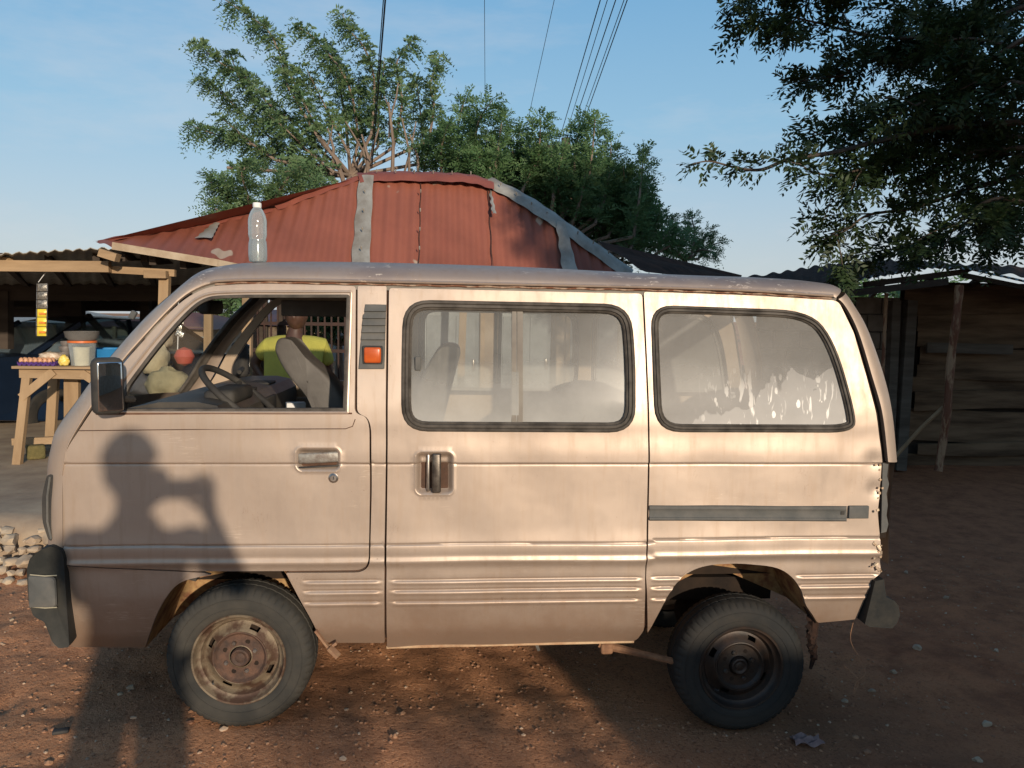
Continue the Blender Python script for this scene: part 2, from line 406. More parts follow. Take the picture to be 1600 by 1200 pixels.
def inpoly(P, Q):
    x, y = P[:, 0], P[:, 1]; ins = np.zeros(len(P), bool); n = len(Q)
    for i in range(n):
        x1, y1 = Q[i]; x2, y2 = Q[(i+1) % n]
        if y1 == y2: continue
        c = ((y1 > y) != (y2 > y)) & (x < (x2-x1)*(y-y1)/(y2-y1)+x1); ins ^= c
    return ins
ROWS = np.unique(np.round(np.concatenate([np.arange(.2, 1.75, .014), np.arange(Z724-.012, Z724+.014, .0022),
        np.arange(ZR[2]-.02, ZR[0]+.022, .0026), np.arange(Z850-.012, Z850+.030, .003), np.arange(Z872-.045, Z872+.02, .004)]), 4))
ROWS = ROWS[np.concatenate([[True], np.diff(ROWS) > .0016])]
def panel2d(outer, holes=(), step=.010, dx=.016, dense=(), rows=None):
    loops = [dens(outer, step)]+[dens(h, step) for h in holes]
    lo, hi = loops[0].min(0), loops[0].max(0)
    rr = ROWS if rows is None else rows
    rr = rr[(rr > lo[1]) & (rr < hi[1])]
    gx = np.arange(lo[0]+dx*.5, hi[0], dx); G = [(x, z) for i, z in enumerate(rr) for x in gx]
    for (x0, z0, x1, z1, d) in dense:
        G += [(x, z) for x in np.arange(x0, x1, d) for z in np.arange(z0, z1, d)]
    G = np.array(G) if G else np.zeros((0, 2))
    if len(G):
        ok = inpoly(G, loops[0])
        for h in loops[1:]: ok &= ~inpoly(G, h)
        G = G[ok]; E = np.concatenate(loops)
        keep = np.ones(len(G), bool)
        for e in E: keep &= ((G[:, 0]-e[0])**2+(G[:, 1]-e[1])**2) > .004**2
        G = G[keep]
    V = np.concatenate(loops+[G]); edges = []; o = 0
    for l in loops:
        n = len(l); edges += [(o+i, o+(i+1) % n) for i in range(n)]; o += n
    r = delaunay_2d_cdt([Vector(p) for p in V], edges, [], 0, 1e-6)
    V2 = np.array([tuple(p) for p in r[0]]); T = np.array([t for t in r[2] if len(t) == 3])
    c = V2[T].mean(1); ok = inpoly(c, loops[0])
    for h in loops[1:]: ok &= ~inpoly(c, h)
    T = T[ok]; a, b, cc = V2[T[:, 0]], V2[T[:, 1]], V2[T[:, 2]]
    ar = (b[:, 0]-a[:, 0])*(cc[:, 1]-a[:, 1])-(b[:, 1]-a[:, 1])*(cc[:, 0]-a[:, 0])
    T[ar < 0] = T[ar < 0][:, ::-1]
    return V2, T
def px2xz(P, off=0.0): return [tuple(S(p[0], p[1], off)[[0, 2]]) for p in P]
def panel(name, outer, holes=(), off=0.0, mat=None, parent=None, flange=.016, feat=True, mirror=False, dx=.016, dense=(), th=0, xz=False, rows=None):
    o_ = outer if xz else px2xz(outer); h_ = [h if xz else px2xz(h) for h in holes]
    V2, T = panel2d(o_, h_, dx=dx, dense=dense, rows=rows)
    y = (yfeat(V2[:, 0], V2[:, 1]) if feat else ybase(V2[:, 1]))+off
    V = np.stack([V2[:, 0], y, V2[:, 1]], 1); Fc = T.tolist()
    if flange:
        from collections import Counter
        cnt = Counter(); dirn = {}
        for t in Fc:
            for i in range(3):
                e = (t[i], t[(i+1) % 3]); k = (min(e), max(e)); cnt[k] += 1; dirn[k] = e
        be = [dirn[k] for k, c in cnt.items() if c == 1]
        idx = {}; ext = []
        for e in be:
            for q in e:
                if q not in idx: idx[q] = len(V)+len(ext); ext.append(V[q]+np.array([0, flange, 0]))
        V = np.concatenate([V, np.array(ext)])
        Fc += [(e[1], e[0], idx[e[0]], idx[e[1]]) for e in be]
    if mirror: V[:, 1] = W-V[:, 1]; Fc = [tuple(f)[::-1] for f in Fc]
    return mesh(name, V, Fc, mat, parent, True, 40)
def seal(name, outline, wd, prof, mat, parent, off=0.0, mirror=False):
    P = dens(px2xz(outline), .012); n = len(P)
    t = np.roll(P, -1, 0)-np.roll(P, 1, 0); t /= np.linalg.norm(t, axis=1)[:, None]
    nr = np.stack([-t[:, 1], t[:, 0]], 1); c = P.mean(0)
    if ((c-P)*nr).sum() < 0: nr = -nr
    rows = []
    for (u, h) in prof:
        Q = P+nr*u*wd; y = ybase(Q[:, 1])+off+h; y = W-y if mirror else y
        rows.append(np.stack([Q[:, 0], y, Q[:, 1]], 1))
    A = np.array(rows); A = np.concatenate([A, A[:, :1]], 1)
    return B().grid(A).build(name, mat, parent, angle=50)
VAN = root('minivan', 'dusty champagne microvan parked side-on with a bottle on its roof, driver window down', 'van', (0, .7, 0))
# outlines in photo pixels -------------------------------------------------
BODY_L = [(99, 872), (98, 850), (98, 740), (104, 702), (119, 676), (149, 630), (189, 568), (253, 497), (290, 461), (326, 444), (360, 441), (420, 440), (560, 443), (800, 448), (1040, 453), (1180, 458), (1300, 465), (1309, 468)]
BODY_R = [(1334, 520), (1354, 590), (1369, 646), (1378, 722), (1375, 770), (1371, 800), (1376, 850), (1378, 897), (1366, 904)]
WIN_F = roundpoly([(190, 644, 4), (191, 610, 20), (240, 544, 60), (287, 490, 60), (318, 464, 60), (356, 460, 60), (547, 460, 6), (541, 643, 4)], 10)
GLW_S = roundpoly([(630, 468, 42), (985, 475, 42), (993, 560, 60), (993, 676, 42), (627, 674, 42), (627, 560, 60)], 30)
WIN_R = roundpoly([(1016, 476, 36), (1266, 485, 55), (1305, 535, 60), (1335, 640, 60), (1337, 676, 42), (1024, 675, 42), (1019, 560, 60)], 30)
DOOR = roundpoly([(99, 870, 4), (98, 850, 2), (98, 740, 10), (105, 702, 12), (120, 677, 12), (150, 632, 12), (190, 571, 20), (254, 499, 40), (291, 464, 30), (328, 447, 40), (360, 445, 40), (420, 443, 20), (556, 447, 6),
                  (555, 560, 10), (554, 646, 10), (577, 652, 26), (578, 760, 20), (576, 891, 22), (443, 893, 4), (300, 893, 0), (160, 886, 0), (99, 881, 0)], 6)
hd = [( _h1[0][0]-.01, _h1[3][2]-.01, _h1[1][0]+.01, _h1[2][2]+.01, .004)]
hd2 = [( _h2[0][0]-.01, _h2[3][2]-.01, _h2[1][0]+.01, _h2[2][2]+.01, .004)]
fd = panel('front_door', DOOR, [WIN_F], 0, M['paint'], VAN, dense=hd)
# fender in front of / over the wheel
FEND = roundpoly([(100, 883, 0), (160, 888, 0), (318, 896, 0), (330, 899, 4), (296, 905, 20), (274, 914, 20), (254, 940, 20), (239, 972, 20), (226, 1013, 4), (110, 1012, 4), (106, 973, 4)], 4)
panel('front_fender', FEND, [], .001, M['paint'], VAN)
PILL = roundpoly([(559, 447, 3), (604, 447, 3), (603, 700, 5), (601, 1005, 3), (515, 1005, 4), (503, 1002, 6), (486, 969, 10), (456, 915, 10), (446, 896, 3), (578, 895, 24), (581, 760, 20), (580, 655, 26), (558, 645, 8)], 4)
panel('door_pillar', PILL, [], 0, M['paint'], VAN)
SLID = roundpoly([(608, 450, 6), (1003, 459, 6), (1008, 560, 5), (1012, 670, 5), (1012, 725, 4), (1010, 850, 4), (1008, 900, 4), (1006, 985, 4), (994, 1002, 8), (900, 1003, 10), (750, 1008, 10), (605, 1013, 3), (606, 700, 5)], 4)
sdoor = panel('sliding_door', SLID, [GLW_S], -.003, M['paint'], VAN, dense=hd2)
QUART = roundpoly([(1006, 456, 4), (1040, 457, 4), (1180, 462, 4), (1300, 469, 4), (1311, 472, 8)]+[(x, y, 6) for x, y in BODY_R]+[(1339, 968, 4), (1278, 974, 4), (1271, 962, 5), (1259, 945, 8), (1254, 924, 10), (1241, 904, 14), (1224, 891, 14), (1204, 885, 14), (1160, 881, 14), (1116, 882, 14), (1089, 888, 14), (1065, 902, 12), (1045, 929, 10), (1028, 961, 8), (1012, 990, 4), (1010, 900, 4), (1013, 850, 4), (1015, 725, 4), (1015, 670, 5), (1011, 560, 5)], 4)
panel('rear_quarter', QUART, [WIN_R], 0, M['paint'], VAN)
# the inner shell of both sides (coloured dark for the shade in the shut lines, pale inside)
INN = [(x+4, y+2) for x, y in BODY_L[1:-1]]+[(x-6, y) for x, y in BODY_R[:-1]]+[(1330, 960), (1275, 955), (1250, 900), (1204, 878), (1116, 876), (1070, 890), (1030, 950), (1000, 995), (610, 1000), (515, 998), (490, 960), (455, 900), (440, 888), (296, 896), (262, 915), (225, 1000), (118, 1000), (106, 873)]
def shrink(P, k):
    P = np.array(P); c = P.mean(0); return [tuple(c+(p-c)*k) for p in P]
M['shut'] = pbr('shut_line_dirt', (.055, .032, .022), (.10, .05, .03), 20, .9)  # dark backing colour standing in for shade between the panels
panel('inner_shell', INN, [shrink(WIN_F, .985), shrink(GLW_S, 1.0), shrink(WIN_R, 1.0)], .020, M['shut'], VAN, flange=.02, feat=False, dx=.06, rows=np.arange(.2, 1.8, .05))
panel('inner_lining', [(x*1.0, y) for x, y in INN], [shrink(WIN_F, 1.0), shrink(GLW_S, 1.0), shrink(WIN_R, 1.0)], .042, M['inner'], VAN, flange=0, feat=False, dx=.06, rows=np.arange(.2, 1.8, .05))
# far side, same pressings
def far(nm, out, holes, mat='paint', off=0.0, fl=.016):
    return panel(nm, out, holes, off, M[mat], VAN, flange=fl, feat=False, mirror=True, dx=.05, rows=np.arange(.2, 1.8, .04))
far('front_door', DOOR, [WIN_F]); far('front_fender', FEND, []); far('door_pillar', PILL, []); far('sliding_door', SLID, [GLW_S]); far('rear_quarter', QUART, [WIN_R])
far('inner_lining', INN, [WIN_F, GLW_S, WIN_R], 'inner', .03, 0)
# seals and glass
prof = [(0, .004), (0, -.004), (.12, -.008), (.3, -.008), (.38, -.003), (.45, -.007), (.7, -.007), (.78, .001), (.86, .0), (1.0, .004), (1.0, .016)]
for mir in (False, True):
    seal('window_seal', GLW_S, .036, prof, M['seal'], VAN, mirror=mir)
    seal('window_seal', WIN_R, .030, prof, M['seal'], VAN, mirror=mir)
seal('window_seal', [(x, y) for x, y in WIN_F], .012, [(0, .012), (0, -.003), (.5, -.005), (1, -.002), (1, .022)], M['seal'], VAN, off=.001)
seal('window_frame', roundpoly([(176, 646, 2), (180, 606, 20), (232, 538, 60), (280, 484, 60), (314, 457, 60), (356, 453, 60), (552, 453, 6), (546, 647, 3)], 6), .012, [(0, .002), (.2, -.005), (.6, -.006), (1, -.002), (1, .004)], M['paint'], VAN)
def inset(P, k):
    A = np.array(px2xz(P)); c = A.mean(0); hw = (A.max(0)-A.min(0))/2
    return [tuple(c+(p-c)*(1-k/hw)) for p in A]
for mir in (False, True):
    a = inset(GLW_S, .022); xm = S(806, 560)[0]
    left = [(min(x, xm+.012), z) for x, z in a]; right = [(max(x, xm-.012), z) for x, z in a]
    def cl(P):
        out = [P[0]]
        for p in P[1:]:
            if abs(p[0]-out[-1][0])+abs(p[1]-out[-1][1]) > 1e-5: out.append(p)
        return out
    panel('window_pane', cl(left), [], .010, M['glass_dusty'], VAN, 0, False, mir, .08, xz=True, rows=np.arange(1, 1.8, .05))
    panel('window_pane', cl(right), [], .016, M['glass_dusty'], VAN, 0, False, mir, .08, xz=True, rows=np.arange(1, 1.8, .05))
    panel('rear_side_pane', inset(WIN_R, .02), [], .008, M['glass_film'] if not mir else M['glass_dusty'], VAN, 0, False, mir, .08, xz=True, rows=np.arange(1, 1.8, .05))
for mir in (False, True):
    zz = [S(806, 478)[2], S(806, 668)[2]]
    for (xx, ww, mm) in ((xm-.006, .018, 'trimgrey'), (xm+.016, .022, 'trimgrey')):
        y0, y1 = [float(ybase(z))+.008 for z in zz]
        b = B().beam((xx, W-y0 if mir else y0, zz[0]), (xx, W-y1 if mir else y1, zz[1]), ww, .006, .001, up=(0, 1, 0))
        b.build('sliding_pane_edge', M[mm], VAN)
p0 = S(653, 568)
B().box(p0+np.array([0, .004, 0]), (.022, .012, .052), None, .004).build('window_latch', M['greyplastic'], VAN)
# quarter glass bar of the driver window
B().beam(S(192, 643, .008), S(193, 598, .008), .012, .012, .002, up=(0, 1, 0)).build('window_bar', M['seal'], VAN)
# belt line crease on door + thin line at y=672
ln = [S(x, y, -.0005) for x, y in [(122, 673), (300, 671), (540, 670), (551, 666), (555, 655)]]
B().tube(ln, .0016, 6).build('door_moulding_line', M['shut'], VAN)
B().tube([S(x, y, -.001) for x, y in [(150, 647), (300, 646), (550, 646)]], .003, 6).build('belt_strip', M['rust'], VAN)
# door handle, lock
h = S(498, 715, .006)
B().box(h, (.150, .016, .040), Matrix.Rotation(R(-3), 3, 'Y'), .010).build('door_handle', pbr('worn_handle', (.30, .29, .26), (.16, .13, .11), 35, .5, .4, .4, .002), VAN)
B().box(S(498, 729, .008), (.148, .010, .006), Matrix.Rotation(R(-3), 3, 'Y'), .002).build('handle_shadow_gap', M['black'], VAN)
B().lathe([(.0001, -.006), (.011, -.006), (.0135, -.003), (.018, -.001), (.019, .004)], S(521, 747), (0, 1, 0), 24).build('door_lock', M['chrome'], VAN)
B().box(S(521, 747, -.007), (.003, .003, .011), None).build('keyhole', M['black'], VAN)
h = S(682, 739, -.004)
B().box(h, (.034, .022, .150), None, .008).build('sliding_door_handle', M['darkmetal'], VAN)
B().box(S(669, 739, .006), (.012, .012, .142), None, .004).build('handle_grip_edge', M['chrome'], VAN)
# vent and side lamp on the pillar
vp = [(570, 475), (604, 478), (602, 575), (600, 577), (564, 575), (562, 570)]
b = B(); nrw = 90
G = []
for i in range(nrw+1):
    t = i/nrw; yy = 476+t*100; xl = 570-8*t-(2 if t > .15 else 0); xr = 604-3*t
    hgt = -.008-.009*((t*9) % 1) if t < .62 else -.012
    row = [S(xl, yy, .004)]+[S(xl+(xr-xl)*u, yy, hgt) for u in (.02, .3, .6, .97)]+[S(xr, yy, .004)]
    G.append(row)
G = [[S(570, 475, .005)]*6]+G+[[S(563+k*7, 577, .005) for k in range(6)]]
b.grid(G).build('air_vent', M['greyplastic'], VAN, angle=15)
B().box(S(582, 555, -.014), (.074, .010, .070), None, .010).build('indicator_bezel', M['black'], VAN)
B().box(S(582, 555, -.022), (.062, .016, .058), None, .008).build('side_indicator', M['orange'], VAN)
# rail of the sliding door
G = []
for px in np.linspace(1015, 1323, 40):
    yy = [789, 791, 795, 797, 799, 806, 808, 809, 812, 814]; of = [.003, -.007, -.007, -.0035, -.002, -.002, -.0035, -.007, -.008, .003]
    G.append([S(px, y+(px-1015)*.004, o) for y, o in zip(yy, of)])
B().grid(G).build('door_rail', M['greyplastic'], VAN, angle=20)
B().box(S(1341, 800, -.004), (.080, .014, .050), None, .003).build('rail_end_cap', M['greyplastic'], VAN)
B().box(S(1316, 801, .0), (.014, .010, .014), None).build('rail_stop', M['black'], VAN)
B().lathe([(.0001, -.002), (.005, -.002), (.006, .001)], S(1364, 799), (0, 1, 0), 12).build('screw_hole', M['black'], VAN)
# drip rail
DR = [(98, 742), (104, 701), (118, 674), (148, 627), (188, 566), (252, 495), (289, 459), (326, 441), (360, 438.5), (420, 437.5), (560, 440), (800, 445), (1040, 450), (1180, 455), (1300, 463)]
DRs = dens(roundpoly(DR, 30, 5, False), 8, False)
G = []
for (px, py) in DRs:
    k = 1 if px > 330 else .35
    c = S(px, py); G.append([c+np.array(v) for v in ((0, .012, .010), (0, -.010*k, .009), (0, -.014*k, .004), (0, -.012*k, -.002), (0, .006, -.006))])
B().grid(G).build('drip_rail', M['paint'], VAN, angle=30)
G = [[S(px, py+4+.6*math.sin(px*.13), o) for o in (.0, -.0035, .0)] for px, py in DRs if px > 330]
for g in G: g[0][2] += .003; g[2][2] -= .003
M['drip'] = pbr('rust_stained_sealant', (.22, .10, .06), (.46, .34, .25), 25, .8, lo=.45, hi=.6)
B().grid(G).build('drip_rail_rust', M['drip'], VAN)
# ribbon: nose, screen, roof, tailgate
RB = [((98, 1008), (84, 1000)), ((98, 850), (80, 850)), ((98, 742), (78, 742)), ((104, 701), (84, 697)), ((118, 674), (93, 668)), ((148, 627), (122, 628)), ((188, 566), (162, 574)), ((252, 495), (224, 503)), ((289, 459), (272, 459)),
      ((326, 441), (313, 427)), ((360, 438), (350, 416)), ((420, 437), (410, 410.5)), ((560, 440), (560, 410)), ((800, 445), (800, 417)), ((1040, 450), (1040, 429)), ((1180, 455), (1180, 434)), ((1285, 461), (1262, 440)), ((1306, 465), (1306, 450)),
      ((1322, 480), (1332, 482)), ((1342, 520), (1353, 519)), ((1363, 588), (1378, 588)), ((1379, 646), (1391, 645)), ((1388, 722), (1399, 720))]
OY = np.interp(range(len(RB)), [0, 8, 9, 11, 15, 17, 22], [.09, .09, .14, .20, .20, .10, .05])
bulge = np.interp(range(len(RB)), [0, 2, 8, 11, 16, 19, 22], [.06, .06, .05, .012, .012, .03, .02])
D3 = np.array([S(*a) for a, b in RB]); O3 = []
for k, (a, b) in enumerate(RB): O3.append(at(b[0], b[1], D3[k][1]+OY[k]))
O3 = np.array(O3)
def cspl(P, n=8):
    out = []; N = len(P)
    for i in range(N-1):
        p0, p1, p2, p3 = P[max(i-1, 0)], P[i], P[i+1], P[min(i+2, N-1)]
        for k in range(n):
            t = k/n; out.append(.5*((2*p1)+(-p0+p2)*t+(2*p0-5*p1+4*p2-p3)*t*t+(-p0+3*p1-3*p2+p3)*t**3))
    out.append(P[-1]); return np.array(out)
NS = 8; Dd = cspl(D3, NS); Od = cspl(O3, NS); bd = np.interp(np.arange(len(Dd))/NS, range(len(RB)), bulge)
tg = np.gradient(Od, axis=0); nx = np.stack([-tg[:, 2], np.zeros(len(tg)), tg[:, 0]], 1); nx /= np.linalg.norm(nx, axis=1)[:, None]+1e-9
NC, NM = 9, 18
def cross(i):
    D, O = Dd[i], Od[i]; out = []
    for k in range(NC+1):
        t = k/NC*math.pi/2
        out.append(np.array([D[0]+(O[0]-D[0])*math.sin(t), D[1]+(O[1]-D[1])*(1-math.cos(t)), D[2]+(O[2]-D[2])*math.sin(t)]))
    for k in range(1, NM):
        u = k/NM; y = O[1]+(W-2*O[1])*u; bb = bd[i]*(1-(2*u-1)**2)
        out.append(np.array([O[0]+nx[i][0]*bb, y, O[2]+nx[i][2]*bb]))
    for k in range(NC, -1, -1):
        q = out[k].copy(); q[1] = W-q[1]; out.append(q)
    return out
RG = np.array([cross(i) for i in range(len(Dd))]); NQ = RG.shape[1]
def rib(s0, s1, c0=0, c1=None):
    c1 = NQ if c1 is None else c1; return RG[int(s0*NS):int(s1*NS)+1, c0:c1]
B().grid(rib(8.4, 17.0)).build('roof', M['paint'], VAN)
liner = RG[int(8.6*NS):int(16.8*NS)+1].copy(); liner[..., 2] -= .03
B().grid(liner).build('roof_lining', M['trimgrey'], VAN)
b = B(); b.grid(rib(4.2, 8.4, 0, NC+1)); b.grid(rib(4.2, 8.4, NQ-NC-1)); b.grid(rib(8.2, 8.4, NC, NQ-NC)); b.build('windscreen_pillars', M['paint'], VAN)
for sd in (0, 1):
    b = B()
    P = RG[int(4.2*NS):int(8.4*NS)+1, NC].copy() if sd == 0 else RG[int(4.2*NS):int(8.4*NS)+1, NQ-NC-1].copy()
    Q = P.copy(); Q[:, 1] += (-.05 if sd == 0 else .05); Q[:, 0] += .03; P[:, 0] += .006; b.tube(P, .011, 6)
    b.grid(np.array([P, (P+Q)/2+np.array([.02, 0, 0]), Q])); b.build('windscreen_seal', M['seal'], VAN)
B().grid(rib(4.2, 8.2, NC, NQ-NC)).build('windscreen', M['glass'], VAN)
B().grid(rib(0, 4.2)).build('nose_panel', M['paint'], VAN)
b = B(); b.grid(rib(17.25, 22, 0, NC+1)); b.grid(rib(17.25, 22, NQ-NC-1)); b.grid(rib(17.25, 18.2, NC, NQ-NC)); b.grid(rib(21.0, 22, NC, NQ-NC))
low = RG[-1].copy(); P = []
for t in np.linspace(0, 1, 6):
    q = low.copy(); q[:, 2] -= t*.42; q[:, 0] -= .012*math.sin(t*3)
    P.append(q[NC:NQ-NC])
b.grid(P)
e0 = RG[int(17.25*NS):, 0]; e1 = e0.copy(); e1[:, 1] += .03; b.grid(np.array([e0, e1]))
b.build('tailgate', M['paint'], VAN)
B().grid(rib(18.2, 21.0, NC, NQ-NC)).build('rear_window', M['glass_dusty'], VAN)
# dark jamb behind the tailgate gap
G = []
for (a, o) in zip(BODY_R[:4], [(1343, 515), (1366, 588), (1382, 645), (1391, 722)]):
    G.append([S(a[0]-6, a[1], .020), S(o[0]-1, o[1], .026)])
B().grid([[S(1300, 468, .02), S(1322, 482, .026)]]+G+[[S(1370, 840, .02), S(1384, 840, .03)]]).build('tailgate_jamb', M['dark'], VAN)
# tail lamp housing, remains of grey plastic
b = B(); b.prism([tuple(S(x, y)[[0, 2]]) for x, y in [(1381, 724), (1390, 726), (1388, 745), (1391, 757), (1387, 772), (1389, 790), (1387, 806), (1390, 820), (1387, 832), (1379, 834)]], .012, .09)
b.build('tail_lamp_housing', M['greyplastic'], VAN, angle=30)
B().prism([tuple(S(x, y)[[0, 2]]) for x, y in [(1381, 724), (1390, 726), (1388, 745), (1391, 757), (1387, 772), (1389, 790), (1387, 806), (1390, 820), (1387, 832), (1379, 834)]], W-.09, W-.012).build('tail_lamp_housing', M['greyplastic'], VAN)
b = B(); xr = S(1372, 860)[0]
b.box((xr, W/2, .62), (.03, W-.08, .62)); b.build('rear_panel', M['paint'], VAN)
b = B(); b.prism([tuple(S(x, y)[[0, 2]]) for x, y in [(1364, 906), (1378, 903), (1380, 930), (1392, 935), (1397, 942), (1398, 955), (1392, 966), (1383, 974), (1348, 972), (1342, 968)]], .0, .12)
b.prism([tuple(S(x, y)[[0, 2]]) for x, y in [(1368, 915), (1388, 936), (1395, 950), (1385, 972), (1355, 970)]], .12, W-.02)
b.build('rear_bumper', pbr('dark_bumper_metal', (.014, .016, .017), (.034, .032, .028), 14, .6, spec=.12), VAN, angle=30)
# rust crumple at rear corner
b = B(); random.seed(3)
for k in range(15):
    c = S(random.uniform(1362, 1379), random.uniform(848, 893), -.004); s = random.uniform(.004, .014)
    b.box(c, (s, .004, s*random.uniform(.6, 1.6)), Matrix.Rotation(random.uniform(0, 3), 3, 'Y')@Matrix.Rotation(random.uniform(-.6, .6), 3, 'X'))
for k in range(10):
    c = S(random.uniform(1368, 1379), random.uniform(722, 800), -.002); s = random.uniform(.004, .010)
    b.box(c, (s, .004, s), Matrix.Rotation(random.uniform(0, 3), 3, 'Y'))
b.build('torn_corner_metal', pbr('torn_metal', (.62, .52, .38), (.3, .18, .1), 60, .5, .3), VAN, smooth=False)
# front bumper
def pbx(P): return [tuple(at(x, y, -.02)[[0, 2]]) for x, y in P]
bo = pbx(roundpoly([(47, 872), (62, 860), (80, 853), (97, 861), (100, 873), (104, 933), (109, 1011), (92, 1013), (82, 1003), (70, 972), (52, 962), (45, 941), (42, 890)], 5))
yy = [-.015, -.022, -.022, -.012]
G = []
cx = np.mean([p[0] for p in bo])
for (y, sc) in ((-.004, .0), (-.016, .90), (-.022, 1.0), (.02, 1.0), (.10, 1.0), (.3, 1.0), (W-.3, 1.0), (W-.02, 1.0), (W+.022, 1), (W+.022, 0)):
    bulg = -.07*(1-(2*(y/W)-1)**2) if 0 < y < W else 0
    c = np.mean(bo, 0); G.append([(c[0]+(p[0]-c[0])*max(sc, .01)+bulg, y, c[1]+(p[1]-c[1])*max(sc, .01)) for p in bo+[bo[0]]])
B().grid(G).build('front_bumper', pbr('bleached_bumper_plastic', (.024, .026, .025), (.048, .047, .042), 9, .72, 0, .3, .003, spec=.12), VAN, angle=35)
lens = pbx(roundpoly([(46, 898, 4), (88, 901, 8), (90, 947, 6), (48, 948, 4)], 6))
G = []
for (y, sc) in ((-.024, 1.02), (-.032, .97), (-.034, .9), (-.034, .01)):
    c = np.mean(lens, 0); G.append([(c[0]+(p[0]-c[0])*sc, y, c[1]+(p[1]-c[1])*sc) for p in lens+[lens[0]]])
B().grid(G).build('bumper_lamp', M['greyplastic'], VAN)
M['pale'] = pbr('pale_strip', (.45, .42, .3), (.3, .27, .2), 20, .6)
for yy_ in (898, 948): B().tube([at(47, yy_, -.026), at(70, yy_+2, -.028), at(89, yy_+1, -.028)], .0022, 6).build('lamp_edge_strip', M['pale'], VAN)
# headlight surround on the nose corner
hb = [tuple(at(x, y, .02)[[0, 2]]) for x, y in roundpoly([(75, 741, 6), (85, 741, 3), (83, 790, 6), (83, 845, 5), (77, 842, 6), (68, 815, 10), (67, 775, 12)], 5)]
for (y0, y1) in ((.012, .40), (W-.40, W-.012)):
    B().prism(hb, y0, y1).build('headlamp', M['black'], VAN, angle=45)
B().prism(hb, .42, W-.42).build('grille', M['black'], VAN, angle=45)
B().tube([at(x, y, .008) for x, y in [(78, 745), (74, 775), (74, 815), (80, 842)]], .004, 6).build('headlamp_trim', M['greyplastic'], VAN)
# wheel wells, floor, chassis
def arch(pts, mat, name, depth=.30):
    P = np.array([S(x, y, .004) for x, y in pts]); Q = P.copy(); Q[:, 1] = P[:, 1]+depth
    R2 = np.stack([P, (P+Q)/2, Q]); bb = B().grid(R2)
    c = Q.mean(0); bb.add(list(Q)+[c], [(i, i+1, len(Q)) for i in range(len(Q)-1)])
    bb.build(name, mat, VAN); R3 = R2.copy(); R3[..., 1] = W-R3[..., 1]; B().grid(R3).build(name, mat, VAN)
M['well'] = pbr('dusty_wheel_well', (.42, .27, .12), (.20, .09, .045), 18, .9, lo=.4, hi=.62)
arch([(226, 1013), (239, 972), (254, 940), (275, 912), (300, 894), (345, 884), (400, 880), (440, 887), (462, 918), (487, 969), (503, 1002)], M['well'], 'front_wheel_well')
arch([(1012, 990), (1028, 961), (1045, 928), (1065, 900), (1089, 880), (1116, 874), (1204, 876), (1224, 884), (1241, 900), (1256, 924), (1262, 948), (1278, 975)], M['well'], 'rear_wheel_well')
xa, xb = S(110, 1000)[0], S(1370, 930)[0]
xf0, xf1 = S(226, 1010)[0], S(505, 1000)[0]; xr0, xr1 = S(1000, 1000)[0], S(1278, 970)[0]
b = B(); b.box(((xa+xb)/2, W/2, .44), (xb-xa-.02, W-.66, .05))
b.box(((xa+xf0)/2, W/2, .37), (xf0-xa-.04, W-.26, .16)); b.box(((xf1+xr0)/2, W/2, .395), (xr0-xf1-.02, W-.26, .10)); b.box(((xr1+xb)/2, W/2, .44), (xb-xr1-.03, W-.24, .06))
b.box((0.2, .42, .33), (2.4, .06, .10)); b.box((0.2, W-.42, .33), (2.4, .06, .10)); b.build('underbody', M['dark'], VAN, smooth=False)
B().beam(S(604, 1010, .01), S(990, 1001, .01), .02, .012, .002).build('sill_strip', pbr('sill_edge', (.50, .36, .22), (.35, .2, .11), 20, .7), VAN)
# leaf spring mount and arm by the rear wheel, flap by the front wheel
b = B(); b.tube([at(935, 1005, .12), at(952, 1010, .12), at(1000, 1021, .13), at(1060, 1035, .15)], [.016, .018, .014, .014], 8)
b.box(at(947, 1011, .12), (.05, .05, .045), None, .01); b.build('spring_arm', pbr('dusty_arm', (.28, .15, .08), (.14, .07, .04), 20, .9), VAN)
b = B(); b.beam(at(493, 985, .04), at(518, 1018, .04), .02, .008); b.beam(at(515, 1012, .03), at(529, 1026, .02), .03, .012); b.beam(at(520, 1008, .04), at(526, 1004, .04), .02, .01)
b.build('mud_flap_bracket', pbr('dusty_bracket', (.30, .19, .11), (.2, .1, .06), 20, .9), VAN)
B().beam(at(838, 1006, .3), at(842, 1016, .3), .012, .012).build('drain_pipe', M['greyplastic'], VAN)
b = B(); b.tube([at(1262, 945, .10), at(1272, 965, .09), at(1268, 1000, .10), at(1272, 1025, .1), at(1266, 1045, .1)], [.02, .022, .018, .012, .006], 7)
for k in range(14):
    c = at(1268+random.uniform(-6, 6), random.uniform(955, 1040), .09); b.box(c, (.02, .02, .02), Matrix.Rotation(random.uniform(0, 3), 3, 'Y')@Matrix.Rotation(random.uniform(0, 3), 3, 'X'))
b.build('rusty_bracket', pbr('dark_rust_crumbs', (.045, .025, .018), (.02, .014, .012), 30, .9, spec=.1), VAN, smooth=False)
